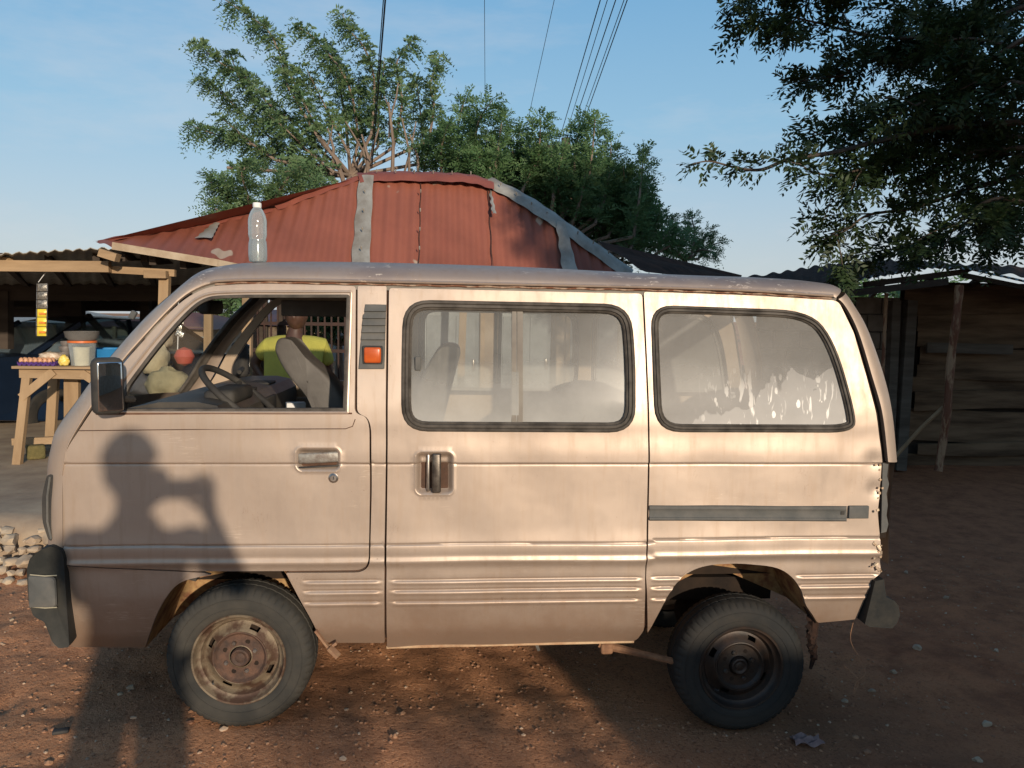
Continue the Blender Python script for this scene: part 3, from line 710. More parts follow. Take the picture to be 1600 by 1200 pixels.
# ---------------------------------------------------------------- wheels
def wheel(c, tm, rm, hm, slots, R0=.272, wd=.155, near=True, label=None):
    sgn = -1 if near else 1; c = np.array(c); N = 280
    ax = (0, sgn, 0)      # +h = outwards
    tp = [(.172, .0), (.178, .006), (.190, .010), (.215, .013), (.240, .012), (.252, .006), (.2600, -.002), (.2665, -.012), (.270, -.022), (.2715, -.035), (.2725, -.05), (.2665, -.052), (.2665, -.058), (.2725, -.060), (.273, -.077), (.2725, -.094), (.2665, -.096), (.2665, -.102), (.2725, -.104), (.2715, -.12), (.270, -.134), (.2600, -.152), (.24, -.165), (.205, -.166), (.172, -.155)]
    def rf(i, k, r):
        if 5 <= i <= 8 or 19 <= i <= 21: return r-(.0050 if (k % 5) < 1 else 0)
        if 9 <= i <= 19 and (k % 6) == 0: return r-.002
        return r
    W_ = B().lathe(tp, c, ax, N, rf).build('wheel', tm, VAN, angle=50)
    # raised sidewall rings
    W_.name = 'wheel'
    b = B(); 
    for rr, hh in ((.235, .0125), (.200, .0118)): b.lathe([(rr-.0018, hh), (rr-.0009, hh+.0016), (rr+.0009, hh+.0016), (rr+.0018, hh)], c, ax, 96)
    b.build('sidewall_ring', tm, W_)
    def sk(i, k):
        if not .119 < rprof[i][0] < .129: return False
        return slots and (k+14) % 36 < 7
    rprof = [(.172, -.010), (.1755, .001), (.172, .006), (.166, .005), (.162, -.004), (.158, -.014), (.152, -.020), (.146, -.022), (.140, -.038), (.136, -.043), (.128, -.0405), (.120, -.034), (.112, -.027), (.106, -.021), (.102, -.018), (.098, -.020), (.094, -.027), (.088, -.031), (.060, -.032), (.044, -.030), (.040, -.027)]
    b = B().lathe(rprof, c, ax, 144, None, sk); b.lathe([(.150, -.06), (.165, -.08), (.165, -.15)], c, ax, 48)
    rim = b.build('rim', rm, W_, angle=45)
    b = B().lathe([(.0001, -.012), (.012, -.012), (.018, -.015), (.022, -.013), (.028, -.010), (.033, -.013), (.036, -.030)], c, ax, 40); b.build('hub_cap', hm, W_)
    for k in range(8):
        a = 2*math.pi*k/8+.35; p = c+np.array([math.cos(a)*.063, sgn*-.032, math.sin(a)*.063])
        if k % 2: B().lathe([(.0001, .003), (.009, .003), (.011, .001), (.011, -.002)], p, ax, 14).build('bolt_hole', M['dark'], W_)
    B().lathe([(.100, -.0175), (.096, -.0165), (.091, -.024), (.086, -.0285), (.060, -.0295), (.044, -.0275)], c, ax, 64).build('wheel_disc', hm, W_)
    for k in range(4):
        a = 2*math.pi*k/4+.35+(.05 if near else 0); p = c+np.array([math.cos(a)*.058, sgn*-.032, math.sin(a)*.058])
        B().lathe([(.0001, .014), (.006, .014), (.009, .010), (.010, .0)], p, ax, 6).build('wheel_nut', M['chrome'] if rm is M['rim_rust'] else M['darkmetal'], W_, angle=20)
    b = B().lathe([(.165, -.08), (.10, -.08), (.0001, -.08)], c, ax, 32); b.build('brake_drum', M['dark'], W_)
    b = B().tube([c+np.array([-.10, -sgn*.012, -.095]), c+np.array([-.093, sgn*.006, -.088])], .004, 8); b.build('valve', M['black'], W_)
    if label: W_['label'] = label
    return W_
cf = at(373, 1031, .02); cr_ = at(1158, 1044, .10)
wheel(cf, M['tyre'], M['rim_rust'], M['hub_rust'], True, label='dusty front wheel with rusty cream steel rim')
wheel(cr_, M['tyred'], M['rim_black'], M['rim_black'], True, label='rear wheel with black steel rim')
wheel((cf[0], W-.02, cf[2]), M['tyre'], M['rim_rust'], M['hub_rust'], False, near=False); wheel((cr_[0], W-.10, cr_[2]), M['tyred'], M['rim_black'], M['rim_black'], False, near=False)
B().tube([(cf[0], .12, cf[2]), (cf[0], W-.12, cf[2])], .022, 10).build('front_axle', M['dark'], VAN)
b = B(); b.tube([(cr_[0], .15, cr_[2]), (cr_[0], W-.15, cr_[2])], .035, 10); b.lathe([(.0001, -.1), (.09, -.05), (.10, 0), (.09, .05), (.0001, .1)], (cr_[0], W/2, cr_[2]), (0, 1, 0), 16)
b.build('rear_axle', M['dark'], VAN)
# ---------------------------------------------------------------- cabin
zb = S(400, 645)[2]
def yz(px, py, Y): return at(px, py, Y)
b = B(); xd0 = S(120, 700)[0]; xd1 = S(345, 640)[0]
b.prism([(xd0+.02, .60), (xd0+.03, zb-.06), (S(190, 640)[0], zb+.008), (S(240, 640)[0], zb+.03), (S(300, 640)[0], zb+.032), (xd1-.03, zb+.018), (xd1, zb-.02), (xd1+.01, zb-.25), (xd1-.12, .5)], .06, W-.06)
b.build('dashboard', pbr('dusty_dashboard', (.030, .028, .026), (.075, .066, .055), 5, .45, 0, .4, .003), VAN, angle=30)
b = B(); 
for yy_ in (.30, .62, .98): b.box((xd1-.09, yy_, zb+.026), (.10, .14, .012), None, .005)
b.box((xd1-.07, .36, zb+.03), (.12, .30, .06), None, .02)
b.box((xd1-.0, .74, zb-.05), (.02, .20, .07), None, .005); b.build('instrument_pod', M['black'], VAN)
sw = np.array(at(380, 622, .40)); nrm = Vector((.63, 0, .78)).normalized()
e1 = Vector((0, 1, 0)); e2 = nrm.cross(e1).normalized()
b = B(); pts = [Vector(sw)+(e1*math.cos(a)+e2*math.sin(a))*.195 for a in np.linspace(0, 2*math.pi, 49)[:-1]]
b.tube(pts, .0135, 10, closed=True); hubc = Vector(sw)-nrm*.035
for a in (R(-90), R(25), R(155)):
    q = Vector(sw)+(e1*math.cos(a)+e2*math.sin(a))*.19; b.tube([hubc, hubc*.4+q*.6, q], [.02, .016, .012], 8)
b.lathe([(.0001, .012), (.04, .010), (.052, 0), (.05, -.03), (.02, -.05)], hubc, nrm, 24); b.tube([hubc-nrm*.03, hubc-nrm*.45], .028, 10)
b.build('steering_wheel', M['black'], VAN)
def slab(name, pts, y0, y1, mat, rnd=.03):
    """seat slab: outline in (x,z), rounded across y"""
    P = np.array(pts); c = P.mean(0); G = []
    for (t, sc) in ((0, .02), (0, .72), (.01, .86), (.03, .95), (.08, 1), (.5, 1.01), (.92, 1), (.97, .95), (.99, .86), (1, .72), (1, .02)):
        y = y0+(y1-y0)*t; G.append([(c[0]+(p[0]-c[0])*sc, y, c[1]+(p[1]-c[1])*(sc*.15+.85 if sc > .1 else .02)) for p in list(P)+[P[0]]])
    return B().grid(G).build(name, mat, VAN, angle=60)
def seat(name, poly, Y, y0, y1, mat): 
    q = [tuple(at(x, y, Y)[[0, 2]]) for x, y in roundpoly(poly, 12)]; return slab(name, q, y0, y1, mat)
M['seatd'] = pbr('dark_seat_back', (.055, .048, .042), (.09, .08, .07), 10, .7)
seat('front_seat_back', [(434, 545, 6), (438, 529, 8), (450, 526, 8), (462, 537, 12), (483, 558, 20), (520, 588, 20), (546, 632, 20), (562, 690, 10), (520, 690, 10), (498, 642, 20), (482, 614, 20), (462, 595, 20), (443, 567, 20)], .40, .33, .52, M['vinyl'])
seat('front_seat_back', [(690, 535, 18), (722, 540, 14), (706, 600, 40), (690, 665, 20), (645, 668, 20), (655, 590, 40)], 1.0, .80, 1.28, M['vinyl'])
for (Y, y0, y1) in ((.38, .15, .66), (1.0, .78, 1.28)):
    seat('seat_cushion', [(420, 692, 12), (560, 700, 12), (565, 735, 12), (420, 735, 12)], Y, y0, y1, M['vinyl'])
seat('middle_bench_back', [(872, 622, 20), (930, 606, 20), (985, 612, 20), (1000, 700, 10), (880, 705, 10)], .45, .12, .95, M['vinyl'])
seat('rear_bench_back', [(1180, 640, 20), (1240, 625, 20), (1275, 640, 20), (1290, 720, 10), (1190, 725, 10)], .5, .15, 1.25, M['vinyl'])
b = B(); b.box(((xa+xb)/2+.1, W/2, .50), (xb-xa-.3, W-.70, .03)); b.box(((xf1+xr0)/2, W/2, .50), (xr0-xf1-.1, W-.14, .028)); b.box((S(950, 760)[0], .55, .68), (.46, .85, .10), None, .03); b.box((S(1200, 760)[0], .7, .72), (.40, 1.1, .10), None, .03); b.build('cabin_floor', M['trimgrey'], VAN)
# far door trim card below the far belt, bright door cap
B().box(at(430, 634, W-.07), (.62, .02, .09), None, .006).build('door_armrest', M['trimgrey'], VAN)
B().box(at(462, 637, .75), (.085, .06, .05), Matrix.Rotation(.3, 3, 'Z'), .004).build('sticker_box', M['white'], VAN)
# sun visor + grey band
B().box(at(500, 482, W-.10), (.40, .02, .085), None, .012).build('sun_visor', M['trimgrey'], VAN)
B().box(at(330, 480, .55), (.05, .20, .06), None, .015).build('rear_view_mirror', M['black'], VAN)
# door mirrors
for sd in (0, 1):
    c = np.array(at(168, 603, -.12)); 
    if sd: c[1] = W+.12
    rot = Matrix.Rotation(R(-18 if sd == 0 else 18), 3, 'X')@Matrix.Rotation(R(35 if sd == 0 else -35), 3, 'Z')
    rot = Matrix.Rotation(R(-52 if sd == 0 else 52), 3, 'Z')
    mh = B().box(c, (.060, .100, .195), rot, .024).build('door_mirror', M['black'], VAN)
    off = rot@Vector((.0335, 0, 0)); B().box(Vector(c)+off, (.006, .078, .165), rot, .004).build('mirror_glass', M['mirror'], mh)
    y1 = .01 if sd == 0 else W-.01
    B().tube([c+np.array([.02, 0, -.04]), (c[0]+.03, y1, c[2]-.06)], .012, 8).build('mirror_arm', M['black'], mh)
# odd fasteners
for (px, py) in ((210, 498), (128, 690)): B().box(at(px-2, py-6, .06), (.02, .02, .03), Matrix.Rotation(.5, 3, 'Y'), .004).build('screen_clip', M['greyplastic'], VAN)
# ================================================================ GROUND
rng = np.random.default_rng(7)
def vnoise(x, y, s, seed=0):
    x = np.asarray(x)/s; y = np.asarray(y)/s; xi = np.floor(x).astype(int); yi = np.floor(y).astype(int); fx = x-xi; fy = y-yi
    fx = fx*fx*(3-2*fx); fy = fy*fy*(3-2*fy)
    def h(a, b):
        n = (a*374761393+b*668265263+seed*974711) & 0x7fffffff; n = (n ^ (n >> 13))*1274126177 & 0x7fffffff
        return ((n ^ (n >> 16)) & 0xffff)/65535.0
    return (h(xi, yi)*(1-fx)+h(xi+1, yi)*fx)*(1-fy)+(h(xi, yi+1)*(1-fx)+h(xi+1, yi+1)*fx)*fy-.5
def ground(x, y, fine=True):
    x = np.asarray(x, float); y = np.asarray(y, float)
    xc = np.clip(x, -2.6, 2.2); g = -.120-.054*xc
    g = g+.055*vnoise(x, y, 1.7, 1)*sst(.3, 2.5, np.abs(y-.6)+.2)
    if fine: g = g+.022*vnoise(x, y, .45, 2)+.018*vnoise(x, y, .16, 3)+.010*vnoise(x, y, .06, 4)+.010*np.maximum(0, vnoise(x, y, .11, 8)-.22)*2
    # old wheel ruts running past the van and a few footprints
    for (yc, a_) in ((-.38, .016), (-1.0, .013)):
        dd = y-yc-.06*np.sin(x*1.3+yc*3)-.03*x; g = g-a_*np.exp(-(dd/.075)**2)+a_*.55*np.exp(-((np.abs(dd)-.14)/.05)**2)+.004*np.exp(-(dd/.07)**2)*np.sin(x*95+dd*30)
    for (fx, fy) in ((1.75, -.30), (2.15, -.10), (2.1, .45), (-1.55, -.35), (-1.75, .2), (2.7, .8), (.35, -.55), (.75, -.30)): g = g-.012*np.exp(-(((x-fx)/.05)**2+((y-fy)/.11)**2)**2)
    # tyres press the soil flat
    for c in (cf, cr_): g = g+(c[2]-.272-g)*np.exp(-(((x-c[0])/.26)**2+((y-c[1]-.0)/.34)**2)**2)
    return g
def axis_pts(lo, hi, d, far, k=1.25):
    a = list(np.arange(lo, hi+d/2, d)); s = d; v = hi
    while v < far: s *= k; v += s; a.append(v)
    s = d; v = lo
    while v > -far: s *= k; v -= s; a.insert(0, v)
    return np.array(a)
gx, gy = axis_pts(-3.6, 4.2, .022, 900), axis_pts(-1.4, 1.6, .022, 900)
GX, GY = np.meshgrid(gx, gy, indexing='ij'); GZ = ground(GX, GY)
far_ = sst(9, 60, np.hypot(GX, GY)); GZ = GZ*(1-far_)-.1*far_
def ground_mat():
    mt, n, out = newmat('laterite_soil')
    a = noise(n, .9, 6, .65); b = noise(n, 7, 8, .72); c = noise(n, 60, 4, .7)
    col = mixc(n, ramp(n, a, [(.38, 0), (.62, 1)]), (.53, .250, .122), (.44, .215, .115))
    col = mixc(n, ramp(n, b, [(.48, 0), (.72, .75)]), col, (.25, .115, .06))
    col = mixc(n, ramp(n, c, [(.34, .85), (.47, 0)]), col, (.15, .065, .034)); col = mixc(n, ramp(n, noise(n, 150, 2, .6), [(.56, 0), (.66, .5)]), col, (.62, .36, .20))
    col = mixc(n, ramp(n, noise(n, 85, 3, .6), [(.66, 0), (.70, .7)]), col, (.60, .44, .30))
    # darker patch behind and under the rear wheel
    X, Y, Z = zco(n)
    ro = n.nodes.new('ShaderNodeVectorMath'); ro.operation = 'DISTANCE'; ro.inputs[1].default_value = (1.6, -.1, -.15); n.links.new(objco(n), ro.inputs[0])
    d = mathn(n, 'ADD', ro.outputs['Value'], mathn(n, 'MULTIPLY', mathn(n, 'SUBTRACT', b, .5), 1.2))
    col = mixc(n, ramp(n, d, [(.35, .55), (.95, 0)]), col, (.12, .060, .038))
    rr_ = ramp(n, mathn(n, 'ADD', mathn(n, 'MULTIPLY', X, .3), mathn(n, 'MULTIPLY', mathn(n, 'SUBTRACT', a, .5), .6)), [(.46, 0), (.75, .75)])
    col = mixc(n, rr_, col, mixc(n, ramp(n, b, [(.40, 0), (.62, 1)]), (.40, .150, .070), (.22, .080, .040)))  # redder, darker tint painted into the soil for the shaded right side
    h = mathn(n, 'ADD', mathn(n, 'MULTIPLY', b, .6), mathn(n, 'ADD', mathn(n, 'MULTIPLY', c, .35), mathn(n, 'MULTIPLY', noise(n, 220, 3, .6), .14)))
    bsdf(n, out, col, .95, 0, h, 1.0, .030, .15); return mt
M['soil'] = ground_mat()
structure(B().grid(np.stack([GX, GY, GZ], 2)).build('ground', M['soil'], fixn=False))
def stone_mesh(r, seed, sq=(1, 1, 1), sub=1):
    rs = np.random.default_rng(seed); bm = bmesh.new(); bmesh.ops.create_icosphere(bm, subdivisions=sub, radius=1)
    V = np.array([v.co[:] for v in bm.verts]); Fc = [[v.index for v in f.verts] for f in bm.faces]; bm.free()
    for _ in range(3):
        d = rs.normal(size=3); d /= np.linalg.norm(d); k = rs.uniform(.45, .8); p = V@d; V = V-np.outer(np.maximum(p-k, 0), d)
    V = V*(1+rs.uniform(-.16, .16, (len(V), 1)))*np.array(sq)*r
    a = rs.uniform(0, 6.3); c, s = math.cos(a), math.sin(a); V[:, :2] = V[:, :2]@np.array([[c, s], [-s, c]])
    return V, Fc
M['pebble'] = pbr('pebbles', (.40, .23, .13), (.22, .105, .06), 9, .95, 0, .4, .002)
M['pebblep'] = pbr('pale_pebbles', (.50, .38, .27), (.30, .19, .12), 30, .9, 0, .4, .002)
for (nm, mt, N, r0, r1, sd) in (('gravel', 'pebble', 8200, .002, .010, 1), ('pale_gravel', 'pebblep', 900, .003, .010, 2)):
    b = B(); rs = np.random.default_rng(sd)
    X = rs.uniform(-3.2, 4.5, N); Y = -1.05+rs.beta(1.1, 1.7, N)*4.2; k = np.abs(vnoise(X, Y, .6, 9))*0+vnoise(X, Y, .5, 9) > -.18
    X, Y = X[k], Y[k]; Z = ground(X, Y)
    for i in range(len(X)):
        V, Fc = stone_mesh(rs.uniform(r0, r1)*(1.9 if rs.random() < .05 else 1), int(rs.integers(1e6)), (1, rs.uniform(.7, 1.2), rs.uniform(.5, .8)), 1 if rs.random() < .3 else 1)
        if i % 1 == 0: b.add(V+np.array([X[i], Y[i], Z[i]+.001]), Fc)
    o = b.build(nm, M[mt], smooth=False, fixn=False); o['kind'] = 'stuff'
    o['label'] = 'loose brown gravel scattered over the red soil' if nm == 'gravel' else 'loose pale gravel scattered over the red soil'; o['category'] = 'gravel'
protos = []
for k in range(6):
    V, Fc = stone_mesh(1.0, 50+k, (1, .8, .62), 2); protos.append((V, Fc))
M['stone'] = pbr('rubble_stone', (.46, .37, .26), (.30, .22, .15), 7, .9, 0, .6, .006)
for i, (px, py, s) in enumerate([(1435, 975, .030), (1545, 1088, .024), (1418, 868, .022), (1398, 1010, .020), (1322, 1060, .017), (1365, 1040, .018), (1255, 1000, .0), (1480, 905, .02), (1560, 980, .018), (1530, 1145, .022), (1385, 1185, .02), (205, 1090, .020), (188, 1100, .013), (75, 1005, .015), (20, 1000, .013)]):
    if s == 0: continue
    q = atz(px, py, -.1); z = float(ground(q[0], q[1])); V, Fc = protos[i % 6]
    o = mesh('loose_stone', V*s+np.array([q[0], q[1], z+s*.2]), Fc, M['stone'], None, True, 25)
    tag(o, 'small loose stone lying on the bare earth near the minivan', 'stone', 'loose stones on the soil')
# litter, scrap, wire
q = atz(1262, 1147, -.15); P = []
for i in range(9):
    row = []
    for j in range(6):
        u, v = i/8-.5, j/5-.5; row.append((q[0]+u*.13, q[1]+v*.06+u*.02, float(ground(q[0]+u*.13, q[1]+v*.06, False))+.014+.010*math.sin(u*9+v*5)+.006*math.sin(v*14)))
    P.append(row)
tag(B().sheet(P, .001).build('paper_wrapper', pbr('greyish_wrapper', (.25, .18, .17), (.15, .10, .10), 30, .8)), 'crumpled grey wrapper on the soil below the rear wheel', 'litter')
q = atz(95, 1141, -.03); z = float(ground(q[0], q[1]))
tag(B().box((q[0], q[1], z+.006), (.055, .03, .014), Matrix.Rotation(.3, 3, 'Z'), .005).build('plastic_scrap', M['black']), 'small black plastic scrap in the photographer shadow on the soil', 'litter')
pts = [at(1333, 973, .05), at(1329, 1000, .03), at(1342, 1028, .0), at(1352, 1052, -.03), at(1338, 1066, -.05), at(1334, 1084, -.08), at(1341, 1062, -.04), at(1318, 1040, -.02)]
tag(B().tube(cspl(np.array(pts), 5), .0013, 5).build('wire', pbr('rusty_wire', (.35, .17, .08), (.2, .1, .05), 20, .7)), 'thin rusty wire dangling from the rear bumper to the soil', 'wire')
# ---------------------------------------------------------------- bottle on the roof
def roofz(x, y):
    P = RG.reshape(-1, 3); d = (P[:, 0]-x)**2+(P[:, 1]-y)**2; i = np.argsort(d)[:4]; return float(P[i, 2].mean())
q = at(403, 408, .30); bz = roofz(q[0], q[1]); BT = root('water_bottle', 'half-full clear plastic water bottle with white cap standing on the minivan roof', 'bottle', (q[0], q[1], bz))
prof_ = [(.0001, .004), (.022, .001), (.030, .003), (.034, .010), (.0355, .03), (.0350, .06), (.0335, .080), (.0305, .090), (.0335, .100), (.0355, .112), (.0345, .118), (.0355, .124), (.0345, .130), (.0355, .136), (.0345, .142), (.0355, .148), (.0350, .165), (.031, .183), (.022, .203), (.0145, .213), (.0130, .218)]
def plastic():
    mt, n, out = newmat('clear_bottle_plastic'); tr = n.nodes.new('ShaderNodeBsdfTransparent'); tr.inputs[0].default_value = (.80, .86, .88, 1)
    gl = n.nodes.new('ShaderNodeBsdfGlossy'); gl.inputs['Roughness'].default_value = .08; df = n.nodes.new('ShaderNodeBsdfDiffuse'); df.inputs[0].default_value = (.62, .68, .70, 1)
    lw = n.nodes.new('ShaderNodeLayerWeight'); lw.inputs[0].default_value = .35
    a = n.nodes.new('ShaderNodeMixShader'); n.links.new(lw.outputs['Fresnel'], a.inputs[0]); n.links.new(tr.outputs[0], a.inputs[1]); n.links.new(gl.outputs[0], a.inputs[2])
    b = n.nodes.new('ShaderNodeMixShader'); n.links.new(mathn(n, 'ADD', mathn(n, 'MULTIPLY', lw.outputs['Facing'], .55), .17), b.inputs[0]); n.links.new(a.outputs[0], b.inputs[1]); n.links.new(df.outputs[0], b.inputs[2])
    n.links.new(b.outputs[0], out.inputs[0]); return mt
M['plastic'] = plastic()
B().lathe(prof_, (q[0], q[1], bz), n=32).build('bottle_body', M['plastic'], BT)
B().lathe([(.0001, .213), (.0155, .213), (.0165, .216), (.0165, .229), (.015, .232), (.0001, .232)], (q[0], q[1], bz), n=24).build('cap', M['white'], BT)
B().lathe([(.0001, .004), (.033, .006), (.0335, .07), (.030, .0895), (.0001, .0895)], (q[0], q[1], bz), n=24).build('water', glass_mat('water_in_bottle', (.72, .80, .82), .22, (.55, .58, .58), refl=1.2), BT)
# ================================================================ SLAB, RUBBLE
M['cement'] = pbr('worn_cement', (.40, .31, .21), (.26, .19, .13), 3, .9, 0, .4, .01)
xs = np.linspace(-14, -2.0, 80); ys = [1.86, 1.88, 1.95, 2.03, 2.10, 2.3, 2.8, 3.5, 5, 7, 9.5]; P = []
for x in xs:
    row = []
    for j, y in enumerate(ys):
        z = [0.02, .16, .225, .25, .252, .248, .248, .25, .25, .25, .25][j]; row.append((x, y+.05*vnoise(x, 0, .3, 5)*(j < 5), z+.012*vnoise(x, y, .25, 6)))
    P.append(row)
xr_ = np.array(P[-1]); low = xr_.copy(); low[:, 2] = -.2; low[:, 0] += .05; P.append(low.tolist())
structure(B().grid(P).build('concrete_slab', M['cement'], angle=60))
rs = np.random.default_rng(11); cnt = 0
for row in range(6):
    yb, zb_ = 1.50+.085*row, .00+.036*row
    x = -3.9+rs.uniform(0, .1)
    while x < -1.75:
        s = rs.uniform(.026, .062) if row else rs.uniform(.018, .045)
        V, Fc = protos[int(rs.integers(6))]; a = rs.uniform(0, 6.3); c_, s_ = math.cos(a), math.sin(a)
        Rm = np.array([[c_, s_, 0], [-s_, c_, 0], [0, 0, 1]])
        z = max(float(ground(x, yb)), zb_)+s*.15
        o = mesh('rubble_stone', (V*s*np.array([1, 1, rs.uniform(.8, 1.2)]))@Rm+np.array([x, yb+rs.uniform(-.03, .03), z]), Fc, M['stone'], None, True, 25)
        tag(o, 'rough tan rubble stone packed along the foot of the cement slab', 'stone', 'rubble stones along the slab'); cnt += 1
        x += s*rs.uniform(1.25, 1.9)
for k in range(10):
    V, Fc = protos[k % 6]; s = rs.uniform(.015, .03); x = rs.uniform(-3.4, -2.2); y = rs.uniform(1.25, 1.45)
    o = mesh('rubble_stone', V*s+np.array([x, y, float(ground(x, y))+s*.2]), Fc, M['stone'], None, True, 25)
    tag(o, 'small rubble stone fallen onto the soil in front of the rubble', 'stone', 'fallen stones before the rubble')
# ================================================================ MATERIALS OF THE YARD
def wood(name, c1, c2, sc=9):
    return pbr(name, c1, c2, sc, .85, 0, .6, .004, bscale=sc*4, stretch=(1, 1, .12), lo=.3, hi=.7)
M['wood'] = wood('raw_timber', (.36, .25, .145), (.25, .165, .09)); M['woodh'] = pbr('raw_timber_beam', (.36, .25, .145), (.24, .16, .09), 9, .85, 0, .6, .004, stretch=(.15, 1, 1))
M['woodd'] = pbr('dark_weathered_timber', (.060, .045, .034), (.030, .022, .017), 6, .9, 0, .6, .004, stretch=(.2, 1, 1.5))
M['woodg'] = pbr('grey_slab_wood', (.135, .115, .092), (.075, .060, .046), 5, .9, 0, .8, .006, stretch=(.25, 1, 2))
M['pole'] = pbr('peeling_red_pole', (.34, .22, .13), (.16, .065, .035), 14, .8, 0, .8, .004, stretch=(1, 1, .3), lo=.45, hi=.55)
def redroof():
    mt, n, out = newmat('red_painted_iron'); a = noise(n, 1.4, 5, .6); s = noise(n, 5, 4, .6, stretch=(1.6, .5, .35))
    c = mixc(n, ramp(n, a, [(.35, 0), (.65, 1)]), (.245, .080, .050), (.185, .060, .038))
    c = mixc(n, ramp(n, s, [(.5, 0), (.8, .6)]), c, (.21, .062, .042))
    c = mixc(n, ramp(n, noise(n, 2.3, 2, .45, stretch=(1.0, 1.0, .8)), [(.715, 0), (.727, .85)]), c, (.36, .29, .22))
    bsdf(n, out, c, .62, 0, noise(n, 30, 4), .2, .004, .35); return mt
M['red'] = redroof(); M['redcap'] = pbr('red_ridge_iron', (.22, .066, .044), (.17, .05, .035), 4, .6)
M['zinc'] = pbr('weathered_zinc', (.34, .33, .29), (.21, .185, .15), 6, .55, .25, .25, .004, stretch=(1, 1, .4))
M['darkroof'] = pbr('dark_rusted_iron', (.070, .038, .028), (.032, .022, .018), 5, .97, 0, .4, .006, spec=.05)
M['plaster'] = pbr('dusty_plaster', (.36, .28, .20), (.25, .18, .12), 2.5, .95, 0, .4, .006)
M['doorm'] = pbr('grey_steel_door', (.22, .24, .25), (.14, .15, .155), 4, .5, .2, .2, .002)
M['iron'] = pbr('brown_bar_iron', (.022, .013, .010), (.045, .018, .012), 20, .7, .1)
M['block'] = pbr('sandcrete_block', (.30, .26, .215), (.20, .165, .13), 5, .95, 0, .6, .006)
# ================================================================ HOUSE
def corr(top, bot, nc=420, nr=14, amp=.010, pitch=.13, off=0.0):
    T = np.array([at(*p) for p in top]); Bt = np.array([at(*p) for p in bot])
    l = np.concatenate([[0], np.cumsum(np.linalg.norm(np.diff(Bt, axis=0), axis=1))]); u = np.linspace(0, l[-1], nc)
    Ti = np.stack([np.interp(u, l, T[:, k]) for k in range(3)], 1); Bi = np.stack([np.interp(u, l, Bt[:, k]) for k in range(3)], 1)
    G = np.array([[Ti[i]+(Bi[i]-Ti[i])*v for v in np.linspace(0, 1, nr)] for i in range(nc)])
    du = np.gradient(G, axis=0); dv = np.gradient(G, axis=1); nn = np.cross(du, dv); nn /= np.linalg.norm(nn, axis=2)[..., None]+1e-9
    nn[nn[..., 2] < 0] *= -1
    return G+nn*(amp*np.sin(2*math.pi*u/pitch)[:, None, None]+off)
HS = root('house', 'low house with a rusty red corrugated hip roof, behind the minivan', 'house', (.2, 6.5, 0))
top = [(150, 378, 3.4), (250, 362, 4.0), (330, 350, 4.4), (430, 326, 4.8), (500, 299, 5.1), (563, 277, 5.4), (660, 279, 5.5), (760, 283, 5.7), (860, 343, 5.5), (987, 425, 5.4)]
bot = [(156, 381, 3.3), (214, 393, 3.35), (300, 405, 3.5), (395, 425, 3.9), (470, 440, 4.1), (549, 447, 4.3), (655, 447, 4.5), (769, 447, 4.8), (874, 447, 5.0), (994, 440, 5.35)]
B().grid(corr(top, bot)).build('roof', M['red'], HS, angle=60, fixn=False)
def strip(a, bb, wpx, off, name, mat, skew=0):
    """flat sheet strip lying on the roof from top pixel a to bottom pixel bb"""
    G = []
    for t in np.linspace(0, 1, 24):
        x = a[0]+(bb[0]-a[0])*t; y = a[1]+(bb[1]-a[1])*t; Y = a[2]+(bb[2]-a[2])*t; ww = wpx[0]+(wpx[1]-wpx[0])*t; e = 1.2*math.sin(t*23+a[0])
        G.append([at(x-ww/2+e, y, Y)+np.array(off), at(x, y, Y)+np.array(off)*1.15, at(x+ww/2+e*.5, y, Y)+np.array(off)])
    return B().grid(G).build(name, mat, HS, fixn=False)
strip((573, 280, 5.40), (562, 447, 4.32), (22, 30), (0, -.035, .035), 'patch_sheet', M['zinc'])
strip((875, 353, 5.46), (893, 447, 5.02), (14, 26), (0, -.04, .04), 'patch_sheet', M['zinc'])
M['seam'] = pbr('rusty_seam', (.09, .035, .024), (.06, .028, .02), 20, .9)
for (a, c) in (((658, 282, 5.5), (654, 447, 4.5)), ((762, 288, 5.7), (771, 447, 4.8))):
    strip(a, c, (1.3, 1.6), (0, -.022, .022), 'sheet_seam', M['seam'])
strip((765, 300, 5.68), (772, 340, 5.3), (3, 6), (0, -.036, .036), 'bare_patch', M['zinc'])
# ridge cap and hip flashing
def band(P, wd, name, mat, rise=.05):
    """P = list of (px,py,Y); folded cap running along the points, wd = half width in m"""
    Q = cspl(np.array([at(*p) for p in P]), 6); G = []
    for i in range(len(Q)):
        t = Q[min(i+1, len(Q)-1)]-Q[max(i-1, 0)]; t /= np.linalg.norm(t); s = np.cross(t, (0, -.55, .83)); s /= np.linalg.norm(s)
        nn = np.cross(s, t); nn *= np.sign(nn[2])
        wv = .006*math.sin(i*1.7)
        G.append([Q[i]+s*wd*k+nn*(rise*(1-abs(k)*.8)+wv) for k in (-1, -.5, 0, .5, 1)])
    return B().grid(G).build(name, mat, HS, angle=50)
band([(560, 279, 5.38), (600, 276, 5.43), (680, 277, 5.5), (735, 280, 5.6), (770, 290, 5.66)], .12, 'ridge_cap', M['redcap'], .035)
band([(762, 284, 5.7), (810, 308, 5.62), (860, 340, 5.5), (920, 383, 5.45), (985, 430, 5.4)], .115, 'hip_flashing', M['zinc'], .035)
band([(560, 279, 5.4), (500, 300, 5.1), (430, 327, 4.8)], .05, 'hip_cap', M['redcap'], .03)
band([(430, 328, 4.8), (330, 350, 4.4), (250, 362, 4.0), (152, 379, 3.4)], .04, 'hip_cap', M['redcap'], .02)
strip((340, 354, 4.35), (320, 378, 3.95), (10, 26), (0, -.03, .03), 'patch_sheet', M['zinc'])
